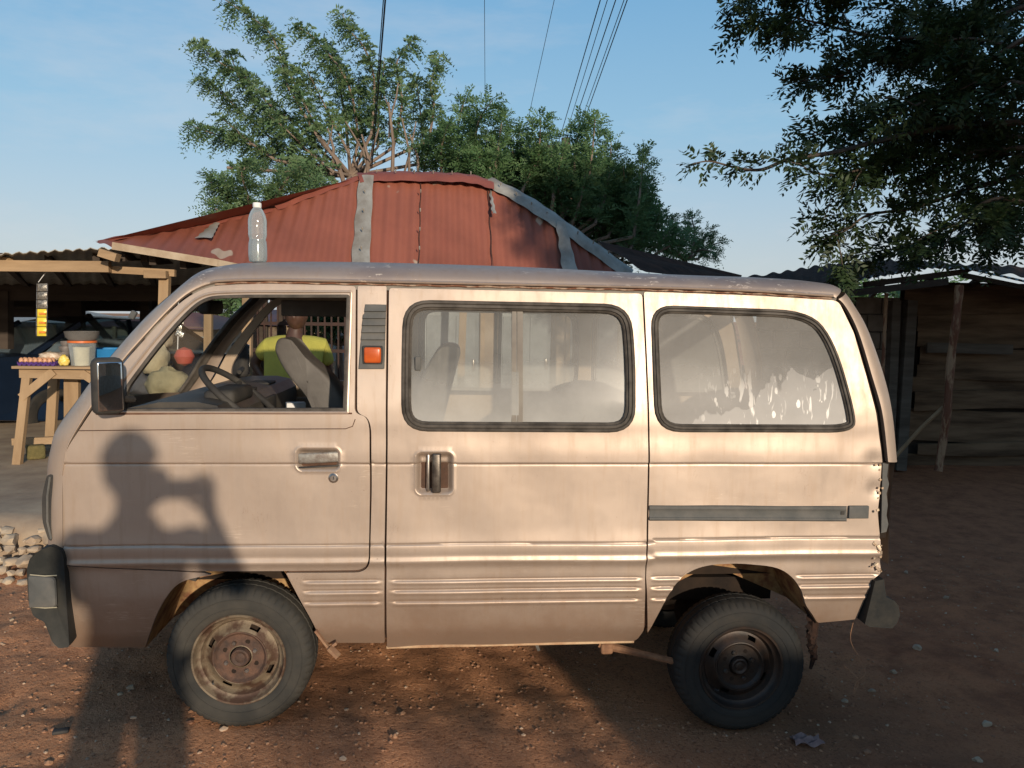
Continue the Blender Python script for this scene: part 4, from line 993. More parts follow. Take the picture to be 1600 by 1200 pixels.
for (P_, N_) in ((((770, 288, 5.66), (985, 424, 5.36)), 9), (((575, 275, 5.40), (750, 279, 5.62)), 6), (((572, 292, 5.3), (563, 440, 4.3)), 5), (((658, 292, 5.4), (655, 440, 4.5)), 5)):
    for k in range(N_):
        t = (k+.5)/N_; q = [P_[0][i]+(P_[1][i]-P_[0][i])*t for i in range(3)]
        B().lathe([(.0001, .008), (.005, .006), (.008, 0), (.006, -.03)], at(q[0], q[1], q[2])+np.array([0, -.07, .055]), (0, -.6, .8), 8).build('roof_nail', M['zinc'], HS)
# dark rear hip
B().grid(corr([(1010, 425, 5.5), (985, 410, 5.7), (955, 392, 6.1), (925, 374, 6.6)][::-1], [(1160, 441, 8.3), (1160, 438, 8.35), (1159, 434, 8.4), (1158, 430, 8.5)][::-1], 60, 40, .012, .12)).build('rear_roof', M['darkroof'], HS, angle=60, fixn=False)
G = np.array([[at(985, 432, 5.4), at(1158, 432, 8.5)], [at(985, 446, 5.4), at(1158, 440, 8.5)]]); B().grid(G).build('eave_board', M['woodd'], HS)
# back slope so that the roof is closed
rl, rr = at(563, 277, 5.4), at(760, 283, 5.7); bl = np.array([-2.2, 10.5, 2.2]); br = at(1158, 430, 8.5)
br2 = at(955, 430, 8.2); B().grid([[rl, rr], [bl, br2]]).build('back_roof', M['red'], HS); B().add([rl, bl, at(150, 378, 3.4)], [(0, 1, 2)]).build('side_roof', M['red'], HS)
# fascia of the left eave and rafters
b = B()
for (a, c) in (((175, 384, 3.28), (340, 411, 3.5)), ((330, 409, 3.5), (480, 440, 4.1))):
    b.beam(at(*a), at(*c), .02, .055)
b.build('fascia_board', pbr('bare_fascia', (.40, .33, .24), (.28, .21, .14), 8, .8), HS)
b = B()
for k in range(7):
    x0 = 190+k*48; b.beam(at(x0, 402+k*6, 3.45+.08*k), at(x0+50, 400+k*5, 4.4+.1*k), .05, .06)
b.build('rafters', M['woodd'], HS, smooth=False)
B().box(at(171, 399, 3.3), (.13, .09, .06), Matrix.Rotation(.3, 3, 'Y')).build('beam_end', M['woodh'], HS, smooth=False)
# walls
wa, wb, wc = at(590, 500, 5.0), at(975, 500, 6.0), at(1140, 500, 8.3)
def wall(p, q, z0, z1, name, mat, th=.12):
    p = np.array([p[0], p[1], (z0+z1)/2]); q = np.array([q[0], q[1], (z0+z1)/2]); return B().beam(p, q, th, z1-z0, 0).build(name, mat, HS, smooth=False)
wall(wa, wb, -.3, 1.72, 'wall', M['plaster']); wall(wb, wc, -.3, 1.75, 'wall', M['plaster'])
wd_ = (wb-wa); wl = np.linalg.norm(wd_[:2]); wu = np.array([wd_[0]/wl, wd_[1]/wl, 0]); wn = np.array([wu[1], -wu[0], 0])
def wp(t, z, o=.07): return np.array([wa[0], wa[1], 0])+wu*t+wn*o+np.array([0, 0, z])
rotw = Matrix.Rotation(math.atan2(wu[1], wu[0]), 3, 'Z')
for t in (.75, 1.6, 2.45):
    d = B().box(wp(t, .80), (.62, .03, 1.6), rotw, .004).build('door', M['doorm'], HS)
    b = B()
    for dx_ in (-.16, .16):
        for z, hh in ((.45, .55), (1.2, .62)): b.box(wp(t+dx_, z, .09), (.22, .018, hh), rotw, .006)
    b.build('door_panel', M['doorm'], d, smooth=False)
    B().box(wp(t+.24, 1.0, .11), (.03, .04, .12), rotw, .006).build('handle', M['chrome'], d)
    b = B(); b.box(wp(t-.34, .80, .085), (.05, .05, 1.62), rotw); b.box(wp(t+.34, .80, .085), (.05, .05, 1.62), rotw); b.box(wp(t, 1.64, .085), (.73, .05, .05), rotw); b.build('door_frame', M['woodh'], d, smooth=False)
# verandah posts
for (px, Y, wdt) in ((383, 3.6, .075), (322, 3.55, .06), (548, 4.3, .07), (720, 4.6, .07), (905, 5.0, .07)):
    a = at(px, 500, Y); B().box((a[0], a[1], .72), (wdt, wdt, 2.0), Matrix.Rotation(R(1.5), 3, 'Y'), .004).build('verandah_post', M['wood'], HS)
# burglar grille between the posts
gb = root('burglar_grille', 'brown iron bar grille standing behind the person in yellow', 'grille', tuple(np.array(at(460, 600, 4.2))*np.array([1, 1, 0])))
for k in range(15):
    a = at(392+k*10.5, 500, 4.2); B().beam((a[0], a[1], .2), (a[0], a[1], 1.68), .014, .014).build('bar', M['iron'], gb, smooth=False)
for z in (.3, .75, 1.18, 1.42, 1.66):
    a, c = at(388, 500, 4.2), at(545, 500, 4.2); B().beam((a[0], a[1], z), (c[0], c[1], z), .022, .03).build('rail', M['iron'], gb, smooth=False)
for px in (412, 440, 470):
    a = at(px, 500, 4.28); B().beam((a[0], a[1], -.1), (a[0], a[1], 1.7), .07, .05).build('upright', M['woodd'], gb, smooth=False)
# ================================================================ LEFT STALL
ST = root('market_stall', 'open timber stall with a low tin roof at the left', 'stall', (-4, 4.5, .25))
fr = [at(-420, 408, 3.3), at(0, 396, 3.35), at(165, 387, 3.4), at(345, 412, 3.9)]; bk = [at(-420, 462, 8.4), at(0, 468, 8.4), at(165, 472, 8.4), at(330, 470, 8.4)]
P = []
for u in np.linspace(0, 3, 90):
    i = min(int(u), 2); t = u-i; a = fr[i]*(1-t)+fr[i+1]*t; c = bk[i]*(1-t)+bk[i+1]*t; P.append([a*(1-v)+c*v+np.array([0, 0, .010*math.sin(u*55)]) for v in np.linspace(0, 1, 6)])
B().sheet(P, .006).build('roof_sheet', M['zinc'], ST, angle=60)
B().beam(at(-160, 414, 3.5), at(172, 417, 3.5), .06, .085).build('front_beam', M['woodh'], ST, smooth=False)
B().beam(at(150, 420, 3.55), at(274, 427, 3.6), .06, .055).build('front_beam', M['woodh'], ST, smooth=False)
B().box(at(244, 429, 3.52), (.17, .07, .06), None, .004).build('bracket_block', M['woodh'], ST)
B().beam(at(258, 428, 3.58), at(252, 640, 3.58), .075, .06).build('front_post', M['wood'], ST, smooth=False)
B().beam(at(-30, 398, 3.6), at(16, 408, 3.5), .05, .05).build('rafter', M['woodh'], ST, smooth=False)
for (a, c, ww) in (((118, 455, 7.6), (118, 640, 7.6), .20), ((228, 455, 7.6), (228, 640, 7.6), .11), ((-160, 455, 7.6), (-160, 640, 7.6), .12), ((8, 455, 6.0), (8, 545, 6.0), .12)):  # last entry stands for a dark hanging cloth, not a post
    B().beam(at(*a), at(*c), ww, .12, up=(0, 1, 0)).build('back_post', M['woodd'], ST, smooth=False)
B().beam(at(136, 492, 7.5), at(196, 560, 7.5), .10, .06).build('brace', M['woodd'], ST, smooth=False)
B().beam(at(-400, 452, 6.0), at(300, 455, 6.0), .06, .22).build('cross_beam', M['woodd'], ST, smooth=False)
B().beam(at(-400, 474, 8.2), at(330, 478, 8.2), .06, .16).build('cross_beam', M['woodd'], ST, smooth=False)
B().beam(at(-400, 484, 7.9), at(112, 488, 7.9), .04, .14).build('cross_beam', M['woodd'], ST, smooth=False)
b = B()
for k in range(6):
    b.beam(at(-150+k*75, 402, 3.6), at(-60+k*62, 466, 8.2), .05, .07)
b.build('rafters', M['woodd'], ST, smooth=False)
# table
TB = root('wooden_table', 'rough timber stall table with splayed legs, holding eggs and containers', 'table', tuple(np.array(at(110, 700, 3.8))*np.array([1, 1, 0])+np.array([0, 0, .25])))
tz = at(90, 574, 3.8)[2]; xl, xr2 = at(24, 574, 3.8)[0], at(232, 574, 3.8)[0]
B().box(((xl+xr2)/2, 4.05, tz), (xr2-xl, .62, .022), None, .003).build('table_top', M['woodh'], TB)
B().beam(at(31, 583, 3.8), at(228, 588, 3.8), .025, .075).build('apron', M['woodh'], TB, smooth=False)
B().beam(at(31, 583, 4.3)*np.array([1, 1, 1]), at(200, 586, 4.3), .025, .075).build('apron', M['woodh'], TB, smooth=False)
def leg(a, c, w_=.065): B().beam(at(*a), at(*c), w_, .05, .002, up=(0, 1, 0)).build('leg', M['wood'], TB, smooth=False)
leg((43, 584, 3.82), (27, 727, 3.72)); leg((85, 584, 4.32), (79, 684, 4.40), .08); leg((113, 584, 4.0), (113, 700, 4.1), .12); leg((222, 586, 3.82), (236, 727, 3.75))
B().beam(at(84, 580, 3.78), at(33, 621, 3.77), .022, .065).build('brace', M['wood'], TB, smooth=False)
B().beam(at(128, 583, 3.78), at(170, 610, 3.78), .022, .065).build('brace', M['wood'], TB, smooth=False)
B().beam(at(20, 690, 4.1), at(190, 684, 4.2), .05, .06).build('stretcher', M['woodh'], TB, smooth=False)
tt = tz+.012
# eggs
ET = root('egg_tray', 'purple cardboard tray holding a row of brown eggs on the table', 'egg tray', (at(62, 570, 3.85)[0], 3.9, tt))
xa_, xb_ = at(32, 570, 3.85)[0], at(91, 570, 3.85)[0]; nx_, ny_ = 8, 5; b = B(); G = []
for i in range(41):
    G.append([(xa_+(xb_-xa_)*i/40, 3.80+.22*j/25, tt+.024+.012*math.sin(i/40*2*math.pi*nx_-1.57)*math.sin(j/25*2*math.pi*ny_-1.57)) for j in range(26)])
b.sheet(G, .022).build('tray', pbr('purple_pulp', (.075, .03, .17), (.05, .02, .12), 20, .9), ET)
M['egg'] = pbr('brown_egg', (.55, .30, .17), (.48, .25, .14), 12, .45)
for i in range(7):
    for j in range(2):
        c = (xa_+(xb_-xa_)*(i+.5)/8, 3.83+j*.05, tt+.040); b = B().lathe([(.0001, -.022), (.012, -.019), (.0185, -.006), (.0185, .004), (.013, .018), (.006, .0245), (.0001, .026)], c, n=16)
        o = b.build('egg', M['egg']); tag(o, 'brown egg resting in the purple tray on the stall table', 'egg', 'brown eggs in the tray')
def bagmesh(c, sz, seed, mat, name, label, cat, flat=1.0):
    bm = bmesh.new(); bmesh.ops.create_icosphere(bm, subdivisions=3, radius=1); V = np.array([v.co[:] for v in bm.verts]); Fc = [[v.index for v in f.verts] for f in bm.faces]; bm.free()
    rs = np.random.default_rng(seed); ph = rs.uniform(0, 6, 6)
    k = 1+.10*np.sin(V[:, 0]*5+ph[0])*np.cos(V[:, 2]*6+ph[1])+.07*np.sin(V[:, 1]*11+V[:, 0]*9+ph[2])+.04*np.sin(V[:, 2]*19+ph[3])
    V = V*k[:, None]; V[:, 2] = np.maximum(V[:, 2], -.75); V = V*np.array(sz)/2
    o = mesh(name, V+np.array(c), Fc, mat, None, True, 60); tag(o, label, cat); return o
M['nylon'] = pbr('crumpled_clear_nylon', (.62, .54, .44), (.40, .28, .18), 30, .25, 0, .8, .004)
bagmesh((at(77, 560, 3.95)[0], 3.97, tt+.065), (.19, .12, .09), 1, M['nylon'], 'nylon_bag', 'shiny clear nylon bag of buns behind the eggs', 'bag')
bagmesh((at(98, 566, 3.78)[0], 3.80, tt+.042), (.085, .06, .10), 2, pbr('yellow_sachet', (.70, .50, .03), (.75, .62, .25), 40, .4), 'seasoning_packet', 'bright yellow packet standing at the right end of the egg tray', 'packet')
BK = root('plastic_bucket', 'translucent bucket of cream powder with an orange rim on the table', 'bucket', (at(128, 570, 3.9)[0], 3.92, tt)); c = tuple(BK.location)
B().lathe([(.0001, 0), (.085, 0), (.092, .10), (.098, .155), (.096, .155)], c, n=40).build('powder', pbr('cream_powder', (.62, .53, .38), (.5, .42, .30), 12, .8), BK)
B().lathe([(.088, 0), (.097, .11), (.103, .165), (.103, .20)], c, n=40).build('bucket_wall', M['plastic'], BK)
B().lathe([(.101, .188), (.112, .190), (.112, .206), (.101, .208)], c, n=40).build('orange_rim', pbr('orange_plastic', (.65, .16, .04), (.55, .14, .04), 10, .4), BK)
B().lathe([(.0001, .21), (.10, .21), (.125, .235), (.135, .285), (.131, .285), (.118, .24), (.095, .222), (.0001, .218)], c, n=40).build('tub', glass_mat('smoky_tub_plastic', (.5, .5, .5), .5, (.20, .19, .18)), BK)
BW = root('stacked_bowls', 'stack of dull grey metal bowls behind the eggs', 'bowls', (at(93, 560, 4.05)[0], 4.10, tt)); c = BW.location
for k, (rr, z0, xo) in enumerate(((.075, 0, -.03), (.065, .045, .01), (.055, .095, .03), (.045, .14, .035))):
    B().lathe([(.0001, z0), (rr*.6, z0), (rr*.95, z0+.03), (rr, z0+.055), (rr*.95, z0+.055), (.0001, z0+.02)], (c[0]+xo, c[1], c[2]), n=28).build('bowl', pbr('dull_metal_bowl', (.26, .24, .23), (.15, .13, .12), 14, .5, .4), BW)
BN = B().lathe([(.0001, -.10), (.12, -.10), (.17, .0), (.20, .085), (.215, .09), (.205, .075), (.165, -.0), (.115, -.085), (.0001, -.085)], at(170, 560, 4.22), n=40).build('basin', pbr('blue_plastic', (.03, .22, .50), (.02, .17, .42), 6, .4))
tag(BN, 'bright blue plastic basin at the right end of the table', 'basin')
B().box(at(170, 582, 4.25), (.4, .35, .02)).build('shelf', M['woodh'], TB)
# strip of sachets
SP = root('sachet_strip', 'hanging strip of sachets, yellow at the bottom, under the stall roof', 'sachets', tuple(at(66, 443, 3.56)))
M['sac_y'] = pbr('yellow_foil_sachet', (.72, .58, .05), (.66, .50, .05), 30, .3, .1, .4, .003); M['sac_c'] = pbr('clear_foil_sachet', (.10, .09, .08), (.30, .28, .24), 50, .25, .4, .6, .003)
for k, (y0, y1) in enumerate([(443, 455), (456, 468), (469, 482), (483, 495), (496, 510), (511, 525)]):
    G = []
    for i in range(9):
        t = i/8; yy_ = y0+(y1-y0)*t; bl = .008*math.sin(math.pi*t)
        G.append([at(58-k*.2, yy_, 3.56), at(62-k*.2, yy_, 3.56-bl), at(66-k*.2, yy_, 3.56-bl*1.2), at(70-k*.2, yy_, 3.56-bl), at(74-k*.3, yy_, 3.56)])
    B().grid(G).build('sachet', M['sac_y'] if k >= 3 else M['sac_c'], SP)
    b = B()
    for px in (58, 74): b.tube([at(px-k*.2, y0, 3.555), at(px-k*.2, y1, 3.555)], .004, 5)
    b.build('foil_edge', M['chrome'], SP)
    if k >= 3: B().box(at(66, (y0+y1)/2+1, 3.543), (.05, .004, .016)).build('printed_band', pbr('orange_print', (.7, .25, .04), (.6, .15, .03), 60, .5), SP)
B().beam(at(60, 441, 3.56), at(72, 425, 3.56), .004, .004).build('string', M['white'], SP)
B().box(at(56, 706, 3.95), (.14, .12, .12), Matrix.Rotation(.5, 3, 'Z'), .02).build('mossy_block', pbr('mossy_stone', (.16, .13, .05), (.09, .08, .03), 20, .95, 0, .8, .01)); tag(bpy.data.objects['mossy_block'], 'mossy broken block on the slab under the table', 'block')
# hanging foil packets + goods seen through the windscreen
M['foil'] = pbr('silver_foil', (.75, .74, .70), (.3, .28, .24), 60, .2, .9, .6, .003)
HP = root('hanging_packets', 'shiny silver packets hanging beside the timber post beyond the windscreen', 'packets', tuple(at(278, 485, 3.3)))
for k in range(4): B().box(at(278+(k % 2)*3, 492+k*10, 3.3), (.06, .012, .045), Matrix.Rotation(.2*(k-1), 3, 'Y'), .004).build('packet', M['foil'], HP)
B().tube([at(279, 470, 3.3), at(278, 530, 3.3), at(277, 560, 3.3)], .004, 5).build('string', M['white'], HP)
tag(B().lathe([(.0001, -.07), (.05, -.05), (.072, 0), (.05, .05), (.0001, .07)], at(288, 557, 3.0), n=24).build('red_ball', pbr('dull_red', (.42, .07, .05), (.35, .06, .04), 6, .5)), 'dull red ball hanging beyond the minivan windscreen', 'ball')
for i, (px, py, Y, sx, sy, col, lb) in enumerate([(240, 560, 3.1, .22, .30, (.48, .41, .27), 'pale sack leaning left of the red ball beyond the windscreen'), (262, 600, 3.0, .30, .24, (.36, .31, .18), 'olive sack lowest of the goods beyond the windscreen'), (222, 600, 3.2, .24, .20, (.10, .10, .11), 'black polythene bag heaped beyond the minivan dashboard'), (250, 525, 3.4, .2, .22, (.40, .34, .25), 'tan sack on top of the goods beyond the windscreen')]):
    bagmesh(at(px, py, Y), (sx, .2, sy), 20+i, pbr('sack%d' % i, col, tuple(k*.7 for k in col), 9, .8, 0, .8, .006), 'goods_sack', lb, 'sack')
dk = root('display_counter', 'low timber counter piled with sacks beyond the minivan windscreen', 'counter', (at(250, 640, 3.2)[0], 3.2, .0))
cz = at(250, 625, 3.1)[2]; B().box((at(250, 640, 3.2)[0], 3.2, cz), (.85, .5, .03)).build('counter_top', M['woodh'], dk)
for sx in (-.38, .38):
    for sy in (-.2, .2): B().box((at(250, 640, 3.2)[0]+sx, 3.2+sy, cz/2), (.05, .05, cz)).build('leg', M['wood'], dk)
# ================================================================ RIGHT SHED
SH = root('timber_shed', 'low dark timber shed with a tin roof, in shade behind the minivan tail', 'shed', (4.9, 6.0, -.2))
fr = [at(1150, 458, 5.0), at(1289, 445, 5.0), at(1377, 431, 5.0), at(1453, 418, 5.0), at(1515, 420, 5.0), at(1600, 439, 5.0), at(1760, 475, 5.0)]
bk = [at(1100, 446, 8.2), at(1240, 436, 8.2), at(1340, 424, 8.2), at(1440, 415, 8.2), at(1500, 417, 8.2), at(1570, 432, 8.2), at(1720, 465, 8.2)]
P = []
for u in np.linspace(0, 6, 420):
    i = min(int(u), 5); t = u-i; a = fr[i]*(1-t)+fr[i+1]*t; c = bk[i]*(1-t)+bk[i+1]*t
    P.append([a*(1-v)+c*v+np.array([0, 0, .011*math.sin(a[0]*2*math.pi/.085)]) for v in np.linspace(0, 1, 8)])
B().sheet(P, .004).build('roof_sheet', pbr('old_dark_iron_sheet', (.13, .12, .115), (.05, .04, .035), 5, .6, .2), SH, angle=60)
P = []
tp = [at(1080, 449, 6.6), at(1205, 431, 6.6), at(1295, 418, 6.7), at(1374, 409, 6.8), at(1450, 413, 6.9), at(1560, 420, 7.0), at(1700, 424, 7.1)]
bt = [at(1080, 470, 4.9), at(1205, 457, 4.95), at(1295, 446, 5.05), at(1374, 433, 5.1), at(1450, 421, 5.1), at(1560, 432, 5.6), at(1700, 450, 6.0)]
for u in np.linspace(0, 6, 200):
    i = min(int(u), 5); t = u-i; a = tp[i]*(1-t)+tp[i+1]*t; c = bt[i]*(1-t)+bt[i+1]*t
    P.append([a*(1-v)+c*v+np.array([0, 0, .035+.016*math.sin(u*26)+.02*vnoise(u, 0, .3, 3)]) for v in np.linspace(0, 1, 6)])
B().sheet(P, .006).build('upper_roof_sheet', M['darkroof'], SH, angle=60)
def sb(a, c, w_, h_, m_, nm, **k): return B().beam(at(*a), at(*c), w_, h_, **k).build(nm, m_, SH, smooth=False)
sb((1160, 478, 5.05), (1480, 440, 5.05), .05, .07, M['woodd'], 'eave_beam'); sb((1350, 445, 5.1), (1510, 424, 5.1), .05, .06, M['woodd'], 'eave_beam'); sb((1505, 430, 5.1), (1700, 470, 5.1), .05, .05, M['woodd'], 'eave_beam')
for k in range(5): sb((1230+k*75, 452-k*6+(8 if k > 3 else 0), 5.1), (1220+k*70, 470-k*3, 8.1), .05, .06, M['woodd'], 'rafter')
# rusty leaning post
Q = [at(1499, 446, 5.1), at(1494, 500, 5.08), at(1486, 560, 5.1), at(1480, 640, 5.06), at(1473, 690, 5.1), at(1466, 736, 5.08)]
B().tube(cspl(np.array(Q), 5), [.042+.004*math.sin(i*1.3) for i in range(26)], 9).build('corner_post', M['pole'], SH)
B().tube([at(1385, 458, 5.3), at(1381, 540, 5.3), at(1378, 612, 5.3), at(1374, 730, 5.3)], [.020, .018, .022, .02], 8).build('thin_post', M['pole'], SH)
B().tube([at(1474, 636, 5.15), at(1440, 668, 5.2), at(1400, 712, 5.3), at(1385, 730, 5.3)], .022, 8).build('brace_stick', M['wood'], SH)
for (px, w_, lean) in ((1423, .12, -18), (1398, .10, -12)):
    B().beam(at(px, 470, 5.9), at(px+lean, 735, 5.7), w_, .10, up=(0, 1, 0)).build('timber_post', M['woodg'], SH, smooth=False)
# plank wall of rough slabs
M['slab'] = pbr('shed_slab_wood', (.22, .150, .095), (.085, .056, .036), 4, .95, 0, .8, .008, stretch=(.25, 1, 2.2), spec=.1)
rs = np.random.default_rng(5); z = -.30; n_ = 0
xa2, xb2 = at(1408, 600, 6.1)[0], at(1900, 600, 6.1)[0]
while z < 1.95:
    h_ = rs.uniform(.15, .24); y_ = 6.1+rs.uniform(-.02, .03); xs = np.linspace(xa2+rs.uniform(-.05, .25), xb2, 50); G = []
    w1, w2 = rs.uniform(0, 6, 2); tilt = rs.uniform(-.015, .015)
    for x in xs:
        zb_ = z+.022*math.sin(x*2.1+w1)+tilt*(x-5)*.5; zt = z+h_+.02*math.sin(x*1.7+w2)+tilt*(x-5)*.5; yy_ = y_+.01*math.sin(x*3+w1)
        G.append([(x, yy_+.03, zb_), (x, yy_, zb_+.004), (x, yy_-.008, (zb_+zt)/2), (x, yy_, zt-.004), (x, yy_+.03, zt)])
    B().grid(G).build('slab_plank', M['slab'], SH, angle=30); z += h_*rs.uniform(.86, 1.02)
sb((1448, 543, 5.95), (1582, 546, 5.95), .02, .12, M['woodg'], 'cross_plank')
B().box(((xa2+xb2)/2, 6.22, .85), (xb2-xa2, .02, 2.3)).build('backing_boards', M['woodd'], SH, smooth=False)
# block wall
BWL = root('block_wall', 'grey sandcrete block wall between the minivan tail and the timber shed', 'wall', (3.6, 6.3, -.2))
b = B(); xw0, xw1 = at(1180, 600, 6.3)[0], at(1406, 600, 6.3)[0]; r = 0; z = -.3
while z < 1.72:
    x = xw0-(.16 if r % 2 else 0)
    while x < xw1-.05:
        w_ = min(.33, xw1-x); b.box((x+w_/2, 6.3+rs.uniform(-.006, .006), z+.1), (w_-.014, .15, .196), None, .010); x += .335
    z += .212; r += 1
b.build('blocks', M['block'], BWL); B().box(((xw0+xw1)/2, 6.31, .72), (xw1-xw0-.02, .12, 2.04)).build('mortar', pbr('mortar', (.12, .105, .09), (.09, .08, .065), 20, .95), BWL, smooth=False)
# ================================================================ CAR
def sedan(origin, heading, name, label):
    o0 = Vector(origin); Rm = Matrix.Rotation(heading, 3, 'Z'); r_ = root(name, label, 'car', origin)
    T = lambda p: o0+Rm@p
    def pts(P, ty, by): return P
    blue = pbr('deep_blue_paint', (.010, .020, .042), (.008, .016, .034), 4, .22, .3, .1, .002)
    # x = forward from the tail, y = left, width 1.7
    low = [(0, .34), (-.03, .55), (0, .80), (.06, .98), (.16, 1.0), (.75, 1.02), (2.2, .98), (3.15, .95), (3.9, .86), (4.25, .72), (4.32, .5), (4.28, .3), (3.6, .25), (.7, .25)]
    G = []; c = np.mean(low, 0)
    for (y, sc, dz) in ((-.845, .0, 0), (-.835, .93, 0), (-.85, .985, 0), (-.80, 1, 0), (0, 1.004, 0), (.80, 1, 0), (.85, .985, 0), (.835, .93, 0), (.845, 0, 0)):
        G.append([(c[0]+(p[0]-c[0])*max(sc, .02), y, c[1]+(p[1]-c[1])*max(sc, .02)) for p in low+[low[0]]])
    B().grid(G).xf(T).build('body', blue, r_, angle=40)
    cab = [(.62, 1.0), (1.25, 1.36), (1.5, 1.41), (2.3, 1.42), (2.55, 1.38), (3.2, .97)]
    ins = [.06, .16, .18, .18, .17, .07]
    G = []
    for sgn_ in (-1, 1):
        G.append([(p[0], sgn_*(.80-i_), p[1]) for p, i_ in zip(cab, ins)])
    gl = glass_mat('car_glass', (.30, .40, .44), .10, (.30, .40, .46), refl=2.2)
    roofp = np.array(G); rg = roofp[:, 1:5]
    B().grid(np.array([rg[0], (rg[0]+rg[1])/2+np.array([0, 0, .03]), rg[1]])).xf(T).build('roof', blue, r_)
    for s_ in (0, 1):
        for (i, j) in ((0, 1), (4, 5)): B().beam(G[s_][i], G[s_][j], .06, .05).xf(T).build('pillar', blue, r_, smooth=False)
        B().beam(((1.9), G[s_][2][1]+(.0), 1.40), (1.85, (.78 if s_ else -.78), .98), .05, .05).xf(T).build('pillar', blue, r_, smooth=False)
    B().grid([[G[0][0], G[0][1]], [G[1][0], G[1][1]]]).xf(T).build('rear_window', gl, r_)
    B().grid([[G[0][4], G[0][5]], [G[1][4], G[1][5]]]).xf(T).build('windscreen', gl, r_)
    for s_ in (0, 1):
        y = -.78 if s_ == 0 else .78
        P = np.array([[(.72, y, 1.0), (1.4, y, .99), (1.85, y, .985), (2.4, y, .98), (3.1, y, .97)], [G[s_][1], G[s_][2], (1.9, G[s_][2][1], 1.41), G[s_][3], G[s_][4]]], dtype=float)
        B().grid(P).xf(T).build('side_window', gl, r_)
    for s_ in (-1, 1):
        B().box((-.0, s_*.60, .82), (.08, .42, .13), None, .02).xf(T).build('tail_lamp', pbr('red_lens', (.30, .02, .02), (.22, .015, .015), 5, .25), r_)
        B().box((4.26, s_*.6, .68), (.10, .36, .13), None, .02).xf(T).build('headlight', M['chrome'], r_)
    B().box((-.05, 0, .48), (.14, 1.66, .20), None, .05).xf(T).build('rear_bumper', M['black'], r_)
    B().box((4.30, 0, .46), (.12, 1.6, .2), None, .05).xf(T).build('front_bumper', M['black'], r_)
    for x in (.80, 3.42):
        for s_ in (-1, 1):
            b = B().lathe([(.18, .0), (.20, .015), (.29, .02), (.325, -.02), (.33, -.09), (.325, -.18), (.22, -.2)], (x, s_*.84, .32), (0, s_, 0), 40); b.xf(T); w0 = b.build('wheel', M['tyred'], r_)
            b = B().lathe([(.0001, .0), (.05, .005), (.06, -.02), (.15, -.03), (.18, .0), (.19, .012)], (x, s_*.84, .32), (0, s_, 0), 32); b.xf(T); b.build('rim', M['rim_black'], w0)
    b = B()
    for y in (-.36, .36): b.box((1.9, y, .85), (.16, .45, .62), Matrix.Rotation(-.2, 3, 'Y'), .05); b.box((1.0, y, .85), (.16, .50, .5), Matrix.Rotation(-.2, 3, 'Y'), .05)
    b.xf(T).build('seats', M['vinyl'], r_)
    return r_
wq = at(84, 648, 6.3); hd_ = R(56); ux = np.array([math.cos(hd_), math.sin(hd_), 0]); uy = np.array([-math.sin(hd_), math.cos(hd_), 0])
o_ = wq-ux*.80+uy*.84; sedan((o_[0], o_[1], .0), hd_, 'parked_car', 'dark blue sedan with a red tail lamp parked behind the egg table')
# ================================================================ FAR HOUSES
def hut(px0, px1, pyr, pye, Y, d, label, col):
    a, c = at(px0, pye, Y), at(px1, pye, Y); rz = at((px0+px1)/2, pyr, Y+d/2)[2]
    h_ = root('house', label, 'house', ((a[0]+c[0])/2, Y+d/2, 0)); z1 = a[2]
    B().box(((a[0]+c[0])/2, Y+d/2, z1/2), (c[0]-a[0]-.5, d-.5, z1)).build('wall', M['plaster'], h_, smooth=False)
    ra, rc = (a[0]+1.0, Y+d/2, rz), (c[0]-1.0, Y+d/2, rz); A, Bq, Cq, Dq = (a[0], Y, z1), (c[0], Y, z1-.05), (c[0], Y+d, z1), (a[0], Y+d, z1)
    B().add([A, Bq, Cq, Dq, ra, rc], [(0, 1, 5, 4), (1, 2, 5), (2, 3, 4, 5), (3, 0, 4)]).build('roof', col, h_, smooth=False)
    for k in range(3):
        x = a[0]+(c[0]-a[0])*(k+.8)/3.4; B().box((x, Y+.24, z1*.5), (.6, .06, .8)).build('window', M['doorm'], h_, smooth=False)
    for k in range(5):
        x = a[0]+.1+(c[0]-a[0]-.2)*k/4; B().box((x, Y+.05, z1/2), (.07, .07, z1)).build('post', M['wood'], h_, smooth=False)
hut(120, 330, 487, 509, 14, 5, 'distant low house with a red iron roof behind the blue sedan', M['redcap'])
hut(330, 560, 484, 506, 19, 6, 'distant house with a faded red roof seen between the grille bars', M['redcap'])
hut(-500, 90, 478, 500, 17, 6, 'distant house with a pale zinc roof at the far left', M['zinc'])
